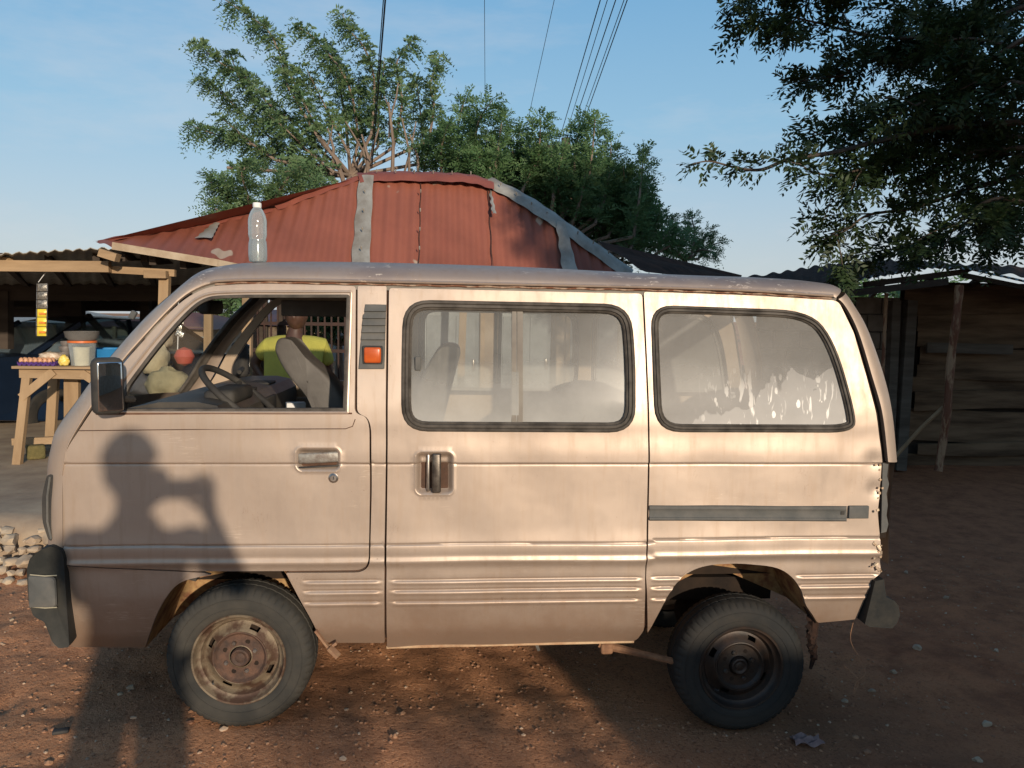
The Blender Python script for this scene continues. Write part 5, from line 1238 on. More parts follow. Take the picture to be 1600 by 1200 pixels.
# ================================================================ TREES
def leafmat(name, a, b, c, trans=.35, rough=.55):
    mt, n, out = newmat(name); col = mixc(n, ramp(n, noise(n, 2.4, 3, .6), [(.35, 0), (.65, 1)]), a, b)
    col = mixc(n, ramp(n, noise(n, 21, 2, .5), [(.45, 0), (.72, .8)]), col, c)
    p = bsdf(n, None, col, rough, 0, spec=.35); t = n.nodes.new('ShaderNodeBsdfTranslucent'); n.links.new(col, t.inputs[0])
    m_ = n.nodes.new('ShaderNodeMixShader'); m_.inputs[0].default_value = trans; n.links.new(p.outputs[0], m_.inputs[1]); n.links.new(t.outputs[0], m_.inputs[2]); n.links.new(m_.outputs[0], out.inputs[0]); return mt
def fronds(base, dirn, ln, lw, npair, rs, droop=.25, lfl=None, sw=.36):
    """pinnate leaves: base (K,3), dirn (K,3) unit, ln length, lw leaflet length -> quads"""
    K = len(base); up = rs.normal(size=(K, 3))*.5+np.array([0, 0, 1.0]); side = np.cross(dirn, up); side /= np.linalg.norm(side, axis=1)[:, None]+1e-9
    nrm = np.cross(side, dirn); L_ = ln*rs.uniform(.6, 1.25, K)[:, None]; V = []
    for i in range(npair):
        t = (i+1)/npair; p = base+dirn*L_*t+np.array([0, 0, -1])*droop*L_*t*t
        for s_ in (-1, 1):
            l = lw*(1.15-.5*abs(t-.45))*rs.uniform(.75, 1.15, K)[:, None]
            d = side*s_*.80+dirn*.55+rs.normal(size=(K, 3))*.16+np.array([0, 0, -.12]); d /= np.linalg.norm(d, axis=1)[:, None]
            wv = np.cross(d, nrm+rs.normal(size=(K, 3))*.3); wv /= np.linalg.norm(wv, axis=1)[:, None]+1e-9
            V.append(np.stack([p, p+d*l*.45+wv*l*sw*.5, p+d*l, p+d*l*.45-wv*l*sw*.5], 1))
    V = np.concatenate(V).reshape(-1, 3); return V
def crown(name, chunks, mat, parent):
    V = np.concatenate(chunks); n = len(V)//4; me = bpy.data.meshes.new(name)
    me.vertices.add(len(V)); me.vertices.foreach_set('co', V.astype(np.float32).ravel()); me.loops.add(n*4); me.loops.foreach_set('vertex_index', np.arange(n*4, dtype=np.int32))
    me.polygons.add(n); me.polygons.foreach_set('loop_start', np.arange(0, n*4, 4, dtype=np.int32)); me.polygons.foreach_set('loop_total', np.full(n, 4, dtype=np.int32))
    me.update(calc_edges=True); me.materials.append(mat); o = bpy.data.objects.new(name, me); COL.objects.link(o); setpar(o, parent); return o
def plume(P, rad, dens_, ln, lw, npair, rs, cl=.0, droop=.25, tipk=.45):
    """fronds around a branch; P (N,3)"""
    Q = cspl(np.array(P, float), 10); seg = np.linalg.norm(np.diff(Q, axis=0), axis=1); s = np.concatenate([[0], np.cumsum(seg)]); K = max(4, int(s[-1]*dens_))
    u = rs.uniform(cl, 1, K)*s[-1]; b_ = np.stack([np.interp(u, s, Q[:, k]) for k in range(3)], 1); tg_ = np.gradient(Q, axis=0); tg_ = np.stack([np.interp(u, s, tg_[:, k]) for k in range(3)], 1); tg_ /= np.linalg.norm(tg_, axis=1)[:, None]
    r_ = rs.normal(size=(K, 3)); r_ /= np.linalg.norm(r_, axis=1)[:, None]; tap = (1-(1-tipk)*(u/s[-1])**2)[:, None]
    b2 = b_+r_*rad*tap*rs.uniform(0, 1, K)[:, None]; d = r_*.8+tg_*.75; d /= np.linalg.norm(d, axis=1)[:, None]; return fronds(b2, d, ln, lw, npair, rs, droop)
M['bark'] = pbr('pale_bark', (.25, .19, .145), (.15, .11, .085), 9, .9, 0, .6, .006, stretch=(1, 1, .3)); M['barkd'] = pbr('dark_bark', (.10, .075, .055), (.06, .045, .035), 9, .9, 0, .6, .006)
M['leafA'] = leafmat('feathery_leaves', (.095, .185, .085), (.12, .195, .08), (.16, .21, .095)); M['leafB'] = leafmat('dense_green_leaves', (.105, .205, .080), (.085, .165, .065), (.16, .23, .10))
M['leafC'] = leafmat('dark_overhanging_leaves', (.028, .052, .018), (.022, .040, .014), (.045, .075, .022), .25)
rs = np.random.default_rng(21)
# --- feathery tree behind the house
TA = root('feathery_tree', 'tall feathery tree with pale bare stems, rising behind the red roof at left', 'tree', tuple(np.array(at(560, 330, 9.2))*np.array([1, 1, 0])))
PL = [([(352, 0), (385, 22), (420, 50), (442, 95), (470, 150), (500, 215)], 8.6, 17), ([(311, 66), (335, 92), (383, 121), (420, 162), (470, 200), (505, 240)], 8.8, 16), ([(314, 122), (340, 140), (366, 165), (405, 200), (450, 238), (500, 268)], 9.2, 15),
      ([(299, 196), (325, 206), (350, 214), (390, 226), (440, 246), (510, 275)], 9.0, 14), ([(345, 184), (365, 200), (390, 222), (430, 250)], 8.5, 14), ([(360, 84), (368, 108), (385, 140), (420, 180), (470, 230)], 9.5, 16),
      ([(462, 40), (485, 55), (505, 76), (530, 106), (550, 150), (560, 220)], 9.0, 19), ([(536, 22), (545, 46), (566, 70), (580, 103), (585, 140), (580, 210)], 8.7, 19), ([(505, 70), (520, 95), (530, 130), (540, 190)], 9.6, 18),
      ([(648, 60), (630, 80), (620, 100), (624, 131), (628, 165), (615, 230)], 9.0, 16), ([(688, 86), (680, 108), (672, 134), (678, 165), (670, 220)], 9.2, 15), ([(440, 100), (450, 135), (470, 170), (500, 220)], 8.3, 20), ([(600, 95), (598, 130), (592, 170), (590, 230)], 9.8, 18),
      ([(420, 180), (450, 205), (480, 235), (520, 268)], 8.4, 20), ([(480, 110), (500, 150), (520, 190), (545, 240)], 8.9, 24), ([(560, 120), (560, 160), (565, 200), (570, 250)], 9.4, 22), ([(700, 190), (690, 215), (690, 250)], 9.2, 20), ([(650, 120), (655, 160), (660, 210), (660, 255)], 9.6, 16),
      ([(450, 250), (470, 265), (500, 285), (530, 300)], 8.2, 26), ([(400, 255), (380, 262), (355, 262)], 7.6, 14)]
ch = []; br = B(); fork = at(548, 275, 9.0)
for (P, Y, rp) in PL:
    Q = [at(x, y, Y+.12*math.sin(x*.05+i)) for i, (x, y) in enumerate(P)][::-1]; k = (Y+2.84)/FPX
    ch.append(plume(Q, rp*k*.46, 115, .21, .066, 6, rs, .0, .75, .7)); N = len(Q)*8-7
    Qs = cspl(np.array(Q), 8); br.tube(Qs, np.linspace(.021, .005, len(Qs)), 6)
    br.tube([Q[0], (np.array(Q[0])*.45+fork*.55), fork], [.021, .025, .032], 6)
for (x0, y0, x1, y1, k) in ((545, 285, 497, 215, .028), (520, 262, 512, 200, .02), (505, 225, 520, 195, .012), (575, 280, 565, 210, .022), (612, 285, 607, 160, .024), (607, 170, 622, 130, .012), (608, 190, 600, 150, .01), (640, 285, 628, 185, .018), (655, 280, 640, 210, .018), (560, 275, 592, 200, .018), (625, 270, 650, 190, .014), (540, 280, 470, 245, .02), (585, 282, 540, 190, .015)):
    br.tube([at(x0, y0+25, 8.6), at((x0+x1)/2+5, (y0+y1)/2, 8.5), at(x1, y1, 8.5)], [k*1.3, k, k*.6], 6)
br.build('branches', M['bark'], TA); crown('crown', ch, M['leafA'], TA)
f0 = TA.location; B().tube([(f0.x, f0.y, -.2), (f0.x-.1, f0.y, 1.6), tuple(fork)], [.16, .12, .05], 12).build('trunk', M['bark'], TA)
# --- low bush left of the bottle
def bushtree(name, label, Pl, Y, rp, dn, mat, base, ln=.2, lw=.055, npair=6, cat='tree', yj=.3):
    r_ = root(name, label, cat, tuple(np.array(at(*base, Y))*np.array([1, 1, 0]))); ch = []; b = B(); k = (Y+2.84)/FPX; b0 = r_.location
    fk = at(base[0], base[1], Y)
    for i, P in enumerate(Pl):
        Q = [at(x, y, Y+yj*math.sin(i*2.3+j)) for j, (x, y) in enumerate(P)]; ch.append(plume(Q, rp*k*.7, dn, ln, lw, npair, rs, 0, .3, .55)); Qs = cspl(np.array(Q), 6); b.tube(Qs, np.linspace(.025, .006, len(Qs)), 5)
        b.tube([fk, np.array(Q[0])], [.03, .025], 5)
    b.build('branches', M['bark'], r_); crown('crown', ch, mat, r_); B().tube([(b0.x, b0.y, -.2), tuple(fk)], [.12, .05], 8).build('trunk', M['bark'], r_); return r_
bushtree('small_tree', 'small leafy tree just left of the roof bottle, above the red eave', [[(395, 360), (370, 320), (340, 290), (328, 285)], [(400, 350), (385, 300), (378, 268), (392, 262)], [(400, 360), (360, 340), (330, 322)], [(410, 350), (420, 320), (412, 300)], [(430, 340), (440, 300), (450, 275)], [(460, 330), (480, 300), (500, 285)], [(380, 345), (355, 310), (352, 280)], [(420, 330), (445, 285), (470, 260)]], 7.4, 20, 170, M['leafA'], (400, 370), .2, .055)
# --- dense green tree right of centre
Pl = [[(716, 290), (716, 200), (727, 152)], [(740, 290), (745, 200), (768, 158)], [(770, 290), (780, 220), (785, 180)], [(800, 300), (805, 240), (812, 205)], [(835, 310), (842, 240), (845, 184)], [(865, 310), (862, 260), (862, 214)], [(890, 320), (900, 240), (905, 190)], [(915, 320), (925, 240), (930, 187)],
      [(940, 330), (952, 270), (955, 222)], [(965, 345), (975, 300), (974, 262)], [(990, 370), (1000, 300), (1006, 236)], [(1000, 380), (1010, 330), (1012, 285)], [(690, 280), (690, 230), (700, 195)], [(755, 300), (735, 240), (728, 210)], [(830, 320), (815, 280), (800, 235)], [(880, 330), (870, 280), (880, 240)], [(930, 350), (940, 310), (945, 285)],
      [(660, 285), (665, 250), (672, 215)], [(895, 350), (910, 300), (915, 250)], [(950, 370), (965, 340), (985, 310)], [(850, 330), (850, 290), (830, 250)], [(780, 300), (765, 260), (760, 215)], [(975, 385), (985, 350), (990, 330)], [(715, 300), (730, 265), (750, 245)], [(815, 300), (830, 265), (825, 225)], [(1000, 395), (1020, 360), (1030, 335)], [(1010, 398), (1035, 375), (1050, 360)], [(985, 390), (1000, 350), (1018, 320)], [(970, 380), (985, 330), (1012, 300)], [(1020, 400), (1045, 385), (1070, 372)]]
bushtree('leafy_tree', 'dense green leafy tree rising right behind the red roof ridge', Pl, 8.4, 19, 125, M['leafB'], (850, 400), .24, .060, 7, yj=.5)
Pl2 = [[(x+8*math.sin(i), 400+10*math.cos(i)), (x+6, 340+6*math.sin(i*3)), (x+3, 285+10*math.sin(i*2))] for i, x in enumerate(range(690, 1000, 16))]
Pl2 += [[(x, 330), (x+4, 290), (x+2, 250+8*math.sin(i))] for i, x in enumerate(range(700, 960, 18))]
bushtree('leafy_tree', 'darker leafy tree filling the gap between the ridge and hip flashing', Pl2, 9.4, 24, 135, M['leafB'], (860, 420), .26, .07, 7, yj=.5)
bushtree('shrub', 'thin wispy shrub beyond the dark rear roof, right of the leafy tree', [[(1030, 385), (1035, 350), (1030, 325)], [(1050, 390), (1052, 360), (1050, 338)], [(1080, 400), (1085, 365), (1080, 336)], [(1090, 405), (1110, 385), (1128, 378)], [(1070, 400), (1100, 390), (1120, 400)], [(1060, 395), (1065, 375), (1070, 355)], [(1085, 400), (1100, 372), (1108, 362)], [(1010, 380), (1015, 350), (1012, 330)]], 9.8, 12, 120, M['leafA'], (1070, 405), .17, .05, 6, 'shrub')
bushtree('shrub', 'distant green bushes seen through the grille behind the person in yellow', [[(x, 520), (x+3, 500), (x, 485-6*math.sin(x))] for x in range(470, 600, 12)], 10.5, 18, 260, M['leafB'], (530, 540), .2, .06, 6, 'shrub')
# --- overhanging tree, upper right
TC = root('overhanging_tree', 'dark overhanging tree whose leafy boughs hang in from the upper right', 'tree', (6.6, .6, 0)); ch = []; br = B(); tk = np.array([6.5, .6, 4.2])
BO = [([(1600, 10), (1500, 45), (1400, 60), (1322, 47), (1270, 34), (1200, 22), (1140, 44)], 2.2, 20, 0), ([(1600, 95), (1480, 90), (1375, 92), (1322, 116), (1270, 124), (1225, 132)], 2.4, 18, 0), ([(1600, 150), (1480, 140), (1400, 168), (1322, 196), (1262, 216)], 2.0, 17, 0),
      ([(1600, 215), (1470, 205), (1375, 217), (1312, 238)], 2.3, 20, 0), ([(1600, 230), (1445, 245), (1357, 262), (1305, 273), (1258, 268)], 1.9, 20, 0), ([(1600, 270), (1500, 300), (1427, 325), (1357, 336), (1322, 360), (1288, 374)], 2.1, 13, 0),
      ([(1600, 300), (1525, 340), (1480, 364), (1420, 385), (1375, 392), (1322, 402)], 2.3, 13, 0), ([(1600, 60), (1520, 110), (1440, 160), (1380, 190)], 1.7, 30, 0), ([(1600, 0), (1540, 30), (1440, 20), (1350, 10)], 2.8, 28, 0), ([(1640, 180), (1560, 170), (1480, 180), (1420, 215)], 2.5, 34, 0),
      ([(1640, 250), (1560, 240), (1490, 255), (1430, 290)], 2.0, 28, 0), ([(1640, 330), (1560, 310), (1500, 345), (1470, 400)], 1.8, 12, 0), ([(1640, 90), (1570, 70), (1500, 60), (1440, 80)], 1.9, 36, 0), ([(1660, 300), (1590, 280), (1560, 320), (1580, 380)], 2.6, 14, 0), ([(1660, 20), (1560, 15), (1480, 40), (1400, 110)], 2.9, 36, 0), ([(1660, 200), (1600, 200), (1540, 230), (1500, 300)], 2.9, 26, 0), ([(1660, 120), (1600, 130), (1550, 120), (1500, 140)], 1.6, 34, 0),
      ([(1700, -60), (1560, -50), (1400, -60), (1250, -30), (1180, -10)], 2.2, 26, 0)]
for (P, Y, rp, _) in BO:
    k = (Y+2.84)/FPX; Q = [at(x, y, Y+.10*math.sin(i*2+x)) for i, (x, y) in enumerate(P)]
    ch.append(plume(Q, rp*k*.72, 84 if rp > 15 else 58, .165, .056, 6, rs, 0, .2, .5)); Qs = cspl(np.array(Q), 8); br.tube(Qs, np.linspace(.016, .003, len(Qs)), 6); br.tube([tk, (tk+Qs[0])/2+np.array([0, 0, .15]), Qs[0]], [.06, .035, .016], 7)
    for j in range(5, len(Qs)-2, 6):       # side twigs
        e = Qs[j]+rs.normal(size=3)*np.array([.16, .16, .12])+(Qs[j]-Qs[j-3])*.8; br.tube([Qs[j], (Qs[j]+e)/2+np.array([0, 0, .02]), e], [.006, .004, .002], 5); ch.append(plume([Qs[j], (Qs[j]+e)/2, e], .03, 90, .14, .052, 6, rs, .1, .15))
# long bare bough with a leafy tip
Q = [at(x, y, 2.0) for x, y in [(1600, 190), (1470, 200), (1375, 220), (1305, 238), (1235, 248), (1190, 265), (1150, 262), (1110, 252), (1082, 256)]]; Qs = cspl(np.array(Q), 6); br.tube(Qs, np.linspace(.022, .003, len(Qs)), 6)
tip = [at(x, y, 2.0) for x, y in [(1190, 263), (1150, 258), (1110, 250), (1082, 256)]]; ch.append(plume(tip, .035, 90, .10, .050, 4, rs, 0, .05, .7)); ch.append(plume([at(1240, 245, 2.0), at(1228, 238, 2.0), at(1222, 234, 2.0)], .01, 60, .08, .03, 4, rs))
br.tube([at(1360, 283, 2.0), at(1330, 294, 2.0), at(1300, 296, 2.0), at(1296, 320, 2.0), at(1286, 345, 2.0)], [.006, .005, .004, .003, .0015], 5)
# rest of the crown, outside the picture to the right, and its shade
K = 5200; c_ = rs.normal(size=(K, 3)); c_ /= np.linalg.norm(c_, axis=1)[:, None]; c_ *= rs.uniform(.25, 1, K)[:, None]**.5
for (cc, ra, kk) in (((7.3, -.6, 4.8), (2.3, 2.6, 1.9), 2400), ((6.2, -4.3, 4.9), (2.3, 1.6, 1.3), 2300), ((7.6, 2.6, 4.6), (2.0, 1.6, 1.5), 900)):
    q = c_[rs.integers(0, K, kk)]*np.array(ra)+np.array(cc); d = rs.normal(size=(kk, 3)); d /= np.linalg.norm(d, axis=1)[:, None]; ch.append(fronds(q, d, .42, .17, 6, rs, .2))
    for j in range(6):
        e = q[j]; br.tube([tk, (tk+e)/2+rs.normal(size=3)*.2, e], [.08, .05, .02], 7)
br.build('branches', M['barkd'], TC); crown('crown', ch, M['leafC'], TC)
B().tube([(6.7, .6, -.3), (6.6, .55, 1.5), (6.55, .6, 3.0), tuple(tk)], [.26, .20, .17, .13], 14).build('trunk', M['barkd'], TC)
V_ = at(1188, 24, 2.15); o = crown('yellow_leaf', [fronds(np.array([V_]), np.array([[0, 0, -1.0]]), .05, .07, 1, rs)], pbr('yellow_leaf', (.55, .42, .08), (.5, .36, .06), 20, .6), TC)
# distant tree line left and right, beyond the yard
for i, (x, y, s_) in enumerate([(-30, 45, 4.5), (-19, 60, 6), (-44, 50, 5), (26, 48, 5), (40, 60, 6), (12, 70, 5)]):
    r_ = root('distant_tree', ['round distant tree at the far left skyline', 'tall distant tree left of the red houses', 'outermost distant tree on the left', 'distant tree beyond the timber shed', 'outermost distant tree on the right', 'distant tree hidden behind the minivan roofline'][i], 'tree', (x, y, 0))
    kk = 500; q = c_[rs.integers(0, K, kk)]*np.array([s_*.6, s_*.6, s_*.36])+np.array([x, y, s_*.55]); d = rs.normal(size=(kk, 3)); d /= np.linalg.norm(d, axis=1)[:, None]; crown('crown', [fronds(q, d, .9, .5, 5, rs, .2)], M['leafB'], r_)
    B().tube([(x, y, -.3), (x+.2, y, s_*.5)], [.3, .15], 8).build('trunk', M['bark'], r_)
# ================================================================ CABLES
M['cable'] = pbr('black_cable', (.015, .02, .03), (.02, .025, .03), 5, .6)
def cable(p, q, r, label, ext=9):
    a, c = np.array(at(*p)), np.array(at(*q)); d = (a-c)/np.linalg.norm(a-c); e = a+d*ext; P = []
    for t in np.linspace(0, 1, 30): P.append(c+(e-c)*t+np.array([0, 0, -.10*math.sin(math.pi*t)])*0)
    return tag(B().tube(P, r, 6).build('overhead_cable', M['cable']), label, 'cable')
cable((602, 0, 5.5), (581, 262, 8.6), .010, 'thick black twisted cable dropping behind the roof ridge, left of the others')
cable((599, 0, 5.52), (579, 262, 8.62), .006, 'thinner strand twisted alongside the thick black cable')
cable((757, 0, 6), (758, 170, 9.2), .0035, 'single thin vertical cable above the middle of the roof')
cable((866, 0, 6), (821, 205, 9.4), .0035, 'single thin slanting cable between the vertical one and the bundle')
for i, (x0, x1) in enumerate(((938, 872), (949, 879), (962, 885), (975, 893), (980, 897))):
    cable((x0, 0, 5.5), (x1, 225+i*2, 12.5), .006 if i in (0, 2, 4) else .0045, ['leftmost of the five slanting cables in the bundle', 'second from left of the five slanting cables', 'middle one of the five slanting cables', 'second from right of the five slanting cables', 'rightmost of the five slanting cables in the bundle'][i])
pp = at(884, 232, 12.6); PO = root('utility_pole', 'timber utility pole hidden by the leafy tree where the cables meet', 'pole', (pp[0], pp[1], 0))
B().tube([(pp[0], pp[1], -.3), (pp[0], pp[1], pp[2]+.2)], [.12, .09], 10).build('shaft', M['barkd'], PO); B().box((pp[0], pp[1], pp[2]), (.9, .1, .1)).build('crossarm', M['barkd'], PO)
# ================================================================ BEHIND THE CAMERA (unseen casters added for the shade)
CW = root('compound_wall', 'long sandcrete block wall across the yard behind the photographer', 'wall', (3.5, -6.2, 0)); b = B()  # unseen wall added to shade the foreground and the rear wheel
for i in range(24):
    x = 2.75+i*.42; h_ = 1.52+.20*sst(0, 5, i)+(.0 if i % 3 else .06)
    b.box((x+.21, -6.2, (h_-.3)/2), (.41, .18, h_+.3), None, .01)
b.build('blocks', M['block'], CW)
for i, x in enumerate((1.55, 2.0, 2.45)):
    hs_ = root('shrub', ['sparse leafy shrub farthest left behind the photographer', 'middle sparse shrub behind the photographer', 'sparse shrub against the end of the block wall behind the photographer'][i], 'shrub', (x, -6.1, -.1)); kk = 85  # unseen foliage added to break up the foreground shade
    q = np.stack([x+rs.normal(size=kk)*.32, -6.1+rs.normal(size=kk)*.2, rs.uniform(.2, 1.35, kk)], 1); d = rs.normal(size=(kk, 3)); d /= np.linalg.norm(d, axis=1)[:, None]; crown('foliage', [fronds(q, d, .22, .085, 5, rs, .2)], M['leafB'], hs_)
    b = B()
    for j in range(6): b.tube([(x, -6.1, -.1), tuple(q[j])], [.02, .006], 5)
    b.build('stems', M['bark'], hs_)
BH = root('neighbour_house', 'two-room block house with a zinc roof behind the photographer on the right', 'house', (11.5, -9.8, 0))  # unseen house added and sized to shade the shed and yard
B().box((12.1, -9.8, 2.1), (10.0, 4, 4.8)).build('wall', M['plaster'], BH, smooth=False)
B().add([(6.7, -12.2, 4.45), (17.5, -12.2, 4.45), (17.5, -7.4, 4.45), (6.7, -7.4, 4.45), (8.8, -9.8, 5.6), (15.4, -9.8, 5.6)], [(0, 1, 5, 4), (1, 2, 5), (2, 3, 4, 5), (3, 0, 4), (0, 3, 2, 1)]).build('roof', M['zinc'], BH, smooth=False)
for x in (9.3, 14.3): B().box((x, -7.78, 1.3), (1.0, .08, 1.0)).build('window', M['doorm'], BH, smooth=False)
B().box((11.8, -7.78, 1.0), (.9, .08, 2.0)).build('door', M['doorm'], BH, smooth=False)
# ================================================================ PEOPLE
def skin(name, joints, bones, mat, parent=None, rootj=None, lv=2):
    """joints {name:(xyz, radius or (rx,ry))}"""
    keys = list(joints); me = bpy.data.meshes.new(name); me.from_pydata([tuple(joints[k][0]) for k in keys], [(keys.index(a), keys.index(c)) for a, c in bones], []); me.update()
    o = bpy.data.objects.new(name, me); COL.objects.link(o); md = o.modifiers.new('skin', 'SKIN')
    if not me.skin_vertices: 
        bm = bmesh.new(); bm.from_mesh(me); bm.verts.layers.skin.verify(); bm.to_mesh(me); bm.free()
    for i, k in enumerate(keys):
        r = joints[k][1]; r = r if hasattr(r, '__len__') else (r, r); me.skin_vertices[0].data[i].radius = r; me.skin_vertices[0].data[i].use_root = (k == (rootj or keys[0]))
    md.use_smooth_shade = True; s_ = o.modifiers.new('sub', 'SUBSURF'); s_.levels = lv; s_.render_levels = lv
    dg = bpy.context.evaluated_depsgraph_get(); ev = o.evaluated_get(dg); m2 = bpy.data.meshes.new_from_object(ev); o.modifiers.clear(); o.data = m2; m2.materials.clear(); m2.materials.append(mat)
    m2.polygons.foreach_set('use_smooth', [True]*len(m2.polygons))
    if parent: setpar(o, parent)
    return o
def head(c, r, mat, face=1):
    """head mesh as verts; face=+1 looks towards +y, -1 towards -y"""
    bm = bmesh.new(); bmesh.ops.create_uvsphere(bm, u_segments=36, v_segments=26, radius=1); V = np.array([v.co[:] for v in bm.verts]); Fc = [[v.index for v in f.verts] for f in bm.faces]; bm.free()
    x, y, z = V[:, 0].copy(), V[:, 1].copy()*face, V[:, 2].copy()
    X = x*.74*(1-.22*sst(.1, -1.0+.0, z)) if False else x*.74*(1-.25*np.clip(-z, 0, 1)**1.5); Yy = y*.92; Z = z*1.12
    front = np.clip(y, 0, 1)
    g = lambda cx, cz, s: np.exp(-((x-cx)**2+(z-cz)**2)/(s*s))*front
    Yy += .16*g(0, -.10, .13)+.10*g(0, .05, .09)+.05*g(0, -.48, .20)+.06*g(0, -.80, .22)-.09*g(.3, .12, .14)-.09*g(-.3, .12, .14)+.04*g(.3, .11, .07)+.04*g(-.3, .11, .07)-.03*g(0, -.34, .08)+.05*g(0, .33, .45)
    X += np.sign(x)*.10*np.exp(-((y+.05)**2/.02+(z+.05)**2/.05))*(np.abs(x) > .6)
    P = np.stack([X, Yy*face, Z], 1)*r+np.array(c); return P, Fc
def person(base, face, name, label, dark, joints, bones, clothes, group=None):
    r_ = root(name, label, 'person', base); return r_
M['skin'] = pbr('brown_skin', (.075, .036, .022), (.055, .027, .017), 12, .5, 0, .1, .001); M['hair'] = pbr('black_hair', (.012, .010, .009), (.02, .017, .015), 60, .9, 0, .8, .003)
def hand(J, Bn, pre, wrist, d, palm_n, side, curl=.5, s=1.0):
    """palm and five fingers; d = pointing direction, side = towards the thumb"""
    d = np.array(d, float); d /= np.linalg.norm(d); sd = np.array(side, float); sd -= d*sd.dot(d); sd /= np.linalg.norm(sd); pn = np.cross(d, sd)*palm_n; w_ = np.array(wrist, float)
    J[pre+'palm'] = (w_+d*.045*s, (.030*s, .018*s)); Bn.append((pre+'wrist', pre+'palm'))
    for i, (o_, l) in enumerate(((.027, .070), (.009, .080), (-.009, .074), (-.026, .058))):
        b0 = w_+d*.085*s+sd*o_*s; a1 = curl*.6; a2 = curl*1.5
        p1 = b0+(d*math.cos(a1)+pn*math.sin(a1))*l*.5*s; p2 = p1+(d*math.cos(a2)+pn*math.sin(a2))*l*.5*s
        J[pre+'f%da' % i] = (b0, .0095*s); J[pre+'f%db' % i] = (p1, .0085*s); J[pre+'f%dc' % i] = (p2, .007*s); Bn += [(pre+'palm', pre+'f%da' % i), (pre+'f%da' % i, pre+'f%db' % i), (pre+'f%db' % i, pre+'f%dc' % i)]
    t1 = w_+d*.03*s+sd*.042*s+pn*.01; t2 = t1+(d*.7+sd*.5+pn*.4)*.034*s; t3 = t2+(d*.85+pn*.5)*.028*s
    J[pre+'t1'] = (t1, .012*s); J[pre+'t2'] = (t2, .010*s); J[pre+'t3'] = (t3, .008*s); Bn += [(pre+'palm', pre+'t1'), (pre+'t1', pre+'t2'), (pre+'t2', pre+'t3')]
def add_head(o, P, Fc, mat):
    """join the head mesh into the body mesh so the body stays one mesh"""
    me = o.data; V0 = [tuple(v.co) for v in me.vertices]; F0 = [list(p.vertices) for p in me.polygons]; n = len(V0); m2 = bpy.data.meshes.new(o.name); m2.from_pydata(V0+[tuple(p) for p in P], [], F0+[[n+i for i in f] for f in Fc]); m2.update(); m2.materials.append(mat)
    m2.polygons.foreach_set('use_smooth', [True]*len(m2.polygons)); o.data = m2
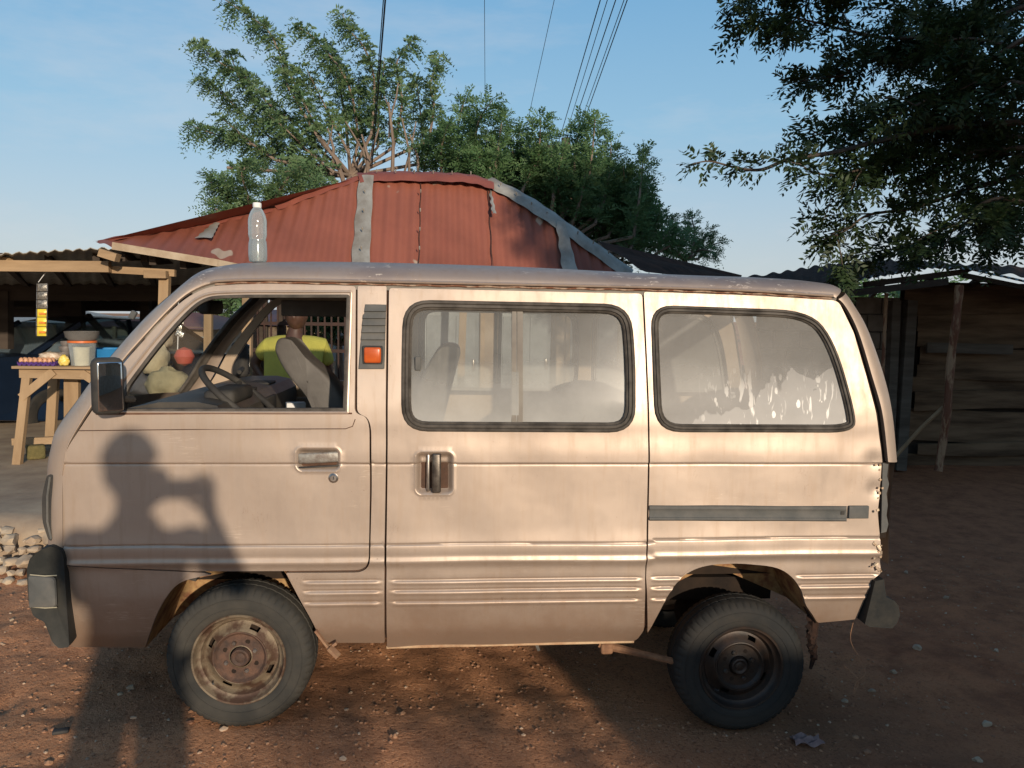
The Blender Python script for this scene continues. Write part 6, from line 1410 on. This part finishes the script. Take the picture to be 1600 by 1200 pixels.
def figure(nm, label, hips, fwd, headc, shL, shR, elL, elR, wrL, wrR, hdL, hdR, feet, kn, shirt, trous, gz, short=True, hs=1.0, capm=None, fat=1.0):
    r_ = root(nm, label, 'person', (hips[0], hips[1], gz)); A = np.array; f = fwd; neck = (A(shL)+A(shR))/2+A([0, .01*f, .115]); chest = (A(shL)+A(shR))/2+A([0, 0, -.13]); wst = A(hips)*.5+chest*.5
    J = {'hips': (A(hips), (.15*fat, .11*fat)), 'waist': (wst, (.14*fat, .10*fat)), 'chest': (chest, (.165*fat, .115*fat)), 'neck': (neck, .058), 'skull': (A(headc)-A([0, 0, .06]), .06),
         'shL': (A(shL), .062), 'shR': (A(shR), .062), 'elL': (A(elL), .043), 'elR': (A(elR), .043), 'Lwrist': (A(wrL), (.030, .024)), 'Rwrist': (A(wrR), (.030, .024))}
    Bn = [('hips', 'waist'), ('waist', 'chest'), ('chest', 'neck'), ('neck', 'skull'), ('chest', 'shL'), ('chest', 'shR'), ('shL', 'elL'), ('shR', 'elR'), ('elL', 'Lwrist'), ('elR', 'Rwrist')]
    for i, s_ in enumerate(('L', 'R')):
        hp = A(hips)+A([(-.09 if i == 0 else .09)*1.0, 0, -.06]); J['th'+s_] = (hp, .095*fat); J['kn'+s_] = (A(kn[i]), .062); J['an'+s_] = (A(feet[i])+A([0, 0, .08]), .040); J['to'+s_] = (A(feet[i])+A([0, .15*f, .03]), (.042, .026)); Bn += [('hips', 'th'+s_), ('th'+s_, 'kn'+s_), ('kn'+s_, 'an'+s_), ('an'+s_, 'to'+s_)]
    hand(J, Bn, 'L', wrL, hdL[0], hdL[1], hdL[2], hdL[3]); hand(J, Bn, 'R', wrR, hdR[0], hdR[1], hdR[2], hdR[3])
    o = skin('body', J, Bn, M['skin'], r_, 'hips', 2); P, Fc = head(headc, .112, None, f); add_head(o, P, Fc, M['skin'])
    bm = bmesh.new(); bmesh.ops.create_uvsphere(bm, u_segments=28, v_segments=18, radius=1); V = A([v.co[:] for v in bm.verts]); Fh = [[v.index for v in q.verts] for q in bm.faces]; bm.free()
    V[:, 2] = np.maximum(V[:, 2], .18-.9*np.clip(-V[:, 1]*f, 0, 1)); mesh('hair', V*A([.088, .108, .130])+A(headc)+A([0, -.006*f, .004]), Fh, M['hair'], r_, True, 60)
    if capm:
        V = A([v for v in V]); c2 = V.copy(); c2[:, 2] = np.maximum(c2[:, 2], .22); mesh('cap', c2*A([.100, .122, .140])+A(headc)+A([0, 0, .012]), Fh, capm, r_, True, 60)
    # shirt and trousers, one skin each
    g = 1.10; Js = {'hem': (A(hips)+A([0, 0, -.10]), (.185*fat, .14*fat)), 'hips': (A(hips), (.18*fat, .135*fat)), 'waist': (wst, (.172*fat, .125*fat)), 'chest': (chest-A([0, 0, .03]), (.180*fat, .130*fat)), 'neck': (neck-A([0, 0, .005]), .092), 'shL': (A(shL), .080), 'shR': (A(shR), .080)}
    k = .72 if short else .98; Js['slL'] = (A(shL)+(A(elL)-A(shL))*k, .076); Js['slR'] = (A(shR)+(A(elR)-A(shR))*k, .076)
    Bs = [('hips', 'hem'), ('hips', 'waist'), ('waist', 'chest'), ('chest', 'neck'), ('chest', 'shL'), ('chest', 'shR'), ('shL', 'slL'), ('shR', 'slR')]
    if not short: Js['cuL'] = (A(elL)+(A(wrL)-A(elL))*.9, .045); Js['cuR'] = (A(elR)+(A(wrR)-A(elR))*.9, .045); Bs += [('slL', 'cuL'), ('slR', 'cuR')]
    skin('shirt', Js, Bs, shirt, r_, 'hips', 3)
    Jt = {'hips': (A(hips)+A([0, 0, -.02]), (.165*fat, .125*fat))}; Bt = []
    for s_ in 'LR': Jt['th'+s_] = (J['th'+s_][0], .115*fat); Jt['kn'+s_] = (J['kn'+s_][0], .085); Jt['an'+s_] = (J['an'+s_][0]+A([0, 0, .02]), .072); Bt += [('hips', 'th'+s_), ('th'+s_, 'kn'+s_), ('kn'+s_, 'an'+s_)]
    skin('trousers', Jt, Bt, trous, r_, 'hips', 2)
    for i in (0, 1): q = A(feet[i]); B().box(q+A([0, .06*f, .035]), (.09, .27, .07), None, .03).build('shoe', M['black'], r_)
    return r_
Y2 = 3.45; hc = at(463, 494, Y2); sL, sR = at(418, 541, Y2), at(504, 541, Y2)
yel = pbr('yellow_green_cotton', (.36, .335, .06), (.29, .27, .05), 5, .9, 0, .9, .012, bscale=9)
gz2 = -.02; hx, hz_ = (sL[0]+sR[0])/2, (sL[2]-.50)
figure('person', 'person in a yellow-green T-shirt, hand on hip, behind the driver window', (hx, Y2+.02, hz_), -1, hc, sL, sR, at(396, 568, Y2+.02), at(512, 585, Y2+.05), (hx-.17, Y2-.03, hz_+.14), at(508, 632, Y2-.05),
       ((.6, .2, -.5), 1, (0, -1, .3), .6), ((0, -.1, -1), 1, (0, -1, 0), .5), [(hx-.13, Y2, gz2), (hx+.13, Y2, gz2)], [(hx-.12, Y2-.02, (hz_+gz2)/2), (hx+.12, Y2-.02, (hz_+gz2)/2)], yel, pbr('dark_trousers', (.03, .03, .04), (.045, .04, .045), 8, .9), gz2, fat=1.3)
# photographer, just behind the lens
C = CAM; g0 = float(ground(0, -3.2))
ph = root('mobile_phone', 'black mobile phone held up in landscape by the photographer', 'phone', tuple(C+np.array([-.055, -.012, 0])))
B().box(C+np.array([-.052, -.014, -.008]), (.162, .009, .078), None, .004).build('phone_body', M['black'], ph); B().box(C+np.array([-.052, -.0190, -.008]), (.150, .001, .070)).build('screen', M['mirror'], ph)
PC = C+np.array([-.11, -.36, .135]); pl, pr = PC+np.array([-.21, 0, -.25]), PC+np.array([.21, .02, -.25]); hp = PC+np.array([-.02, -.02, -.74])
figure('person', 'photographer in a loose shirt and cap holding a phone, behind the camera', hp, 1, PC, pl, pr, pl+np.array([-.02, .12, -.27]), pr+np.array([.14, .12, -.24]), C+np.array([-.155, -.055, -.06]), C+np.array([.065, -.055, -.085]),
       ((.35, .5, .8), -1, (1, 0, .2), .75), ((-.25, .5, .8), 1, (-1, 0, .2), .75), [(hp[0]-.17, hp[1], g0), (hp[0]+.17, hp[1], g0)], [(hp[0]-.14, hp[1]+.02, (hp[2]+g0)/2), (hp[0]+.14, hp[1]+.02, (hp[2]+g0)/2)], pbr('loose_shirt', (.12, .13, .16), (.10, .1, .13), 8, .9), pbr('loose_trousers', (.06, .06, .07), (.05, .05, .055), 8, .9), g0, short=True, capm=pbr('cap', (.1, .1, .1), (.08, .08, .08), 20, .9), fat=1.05)
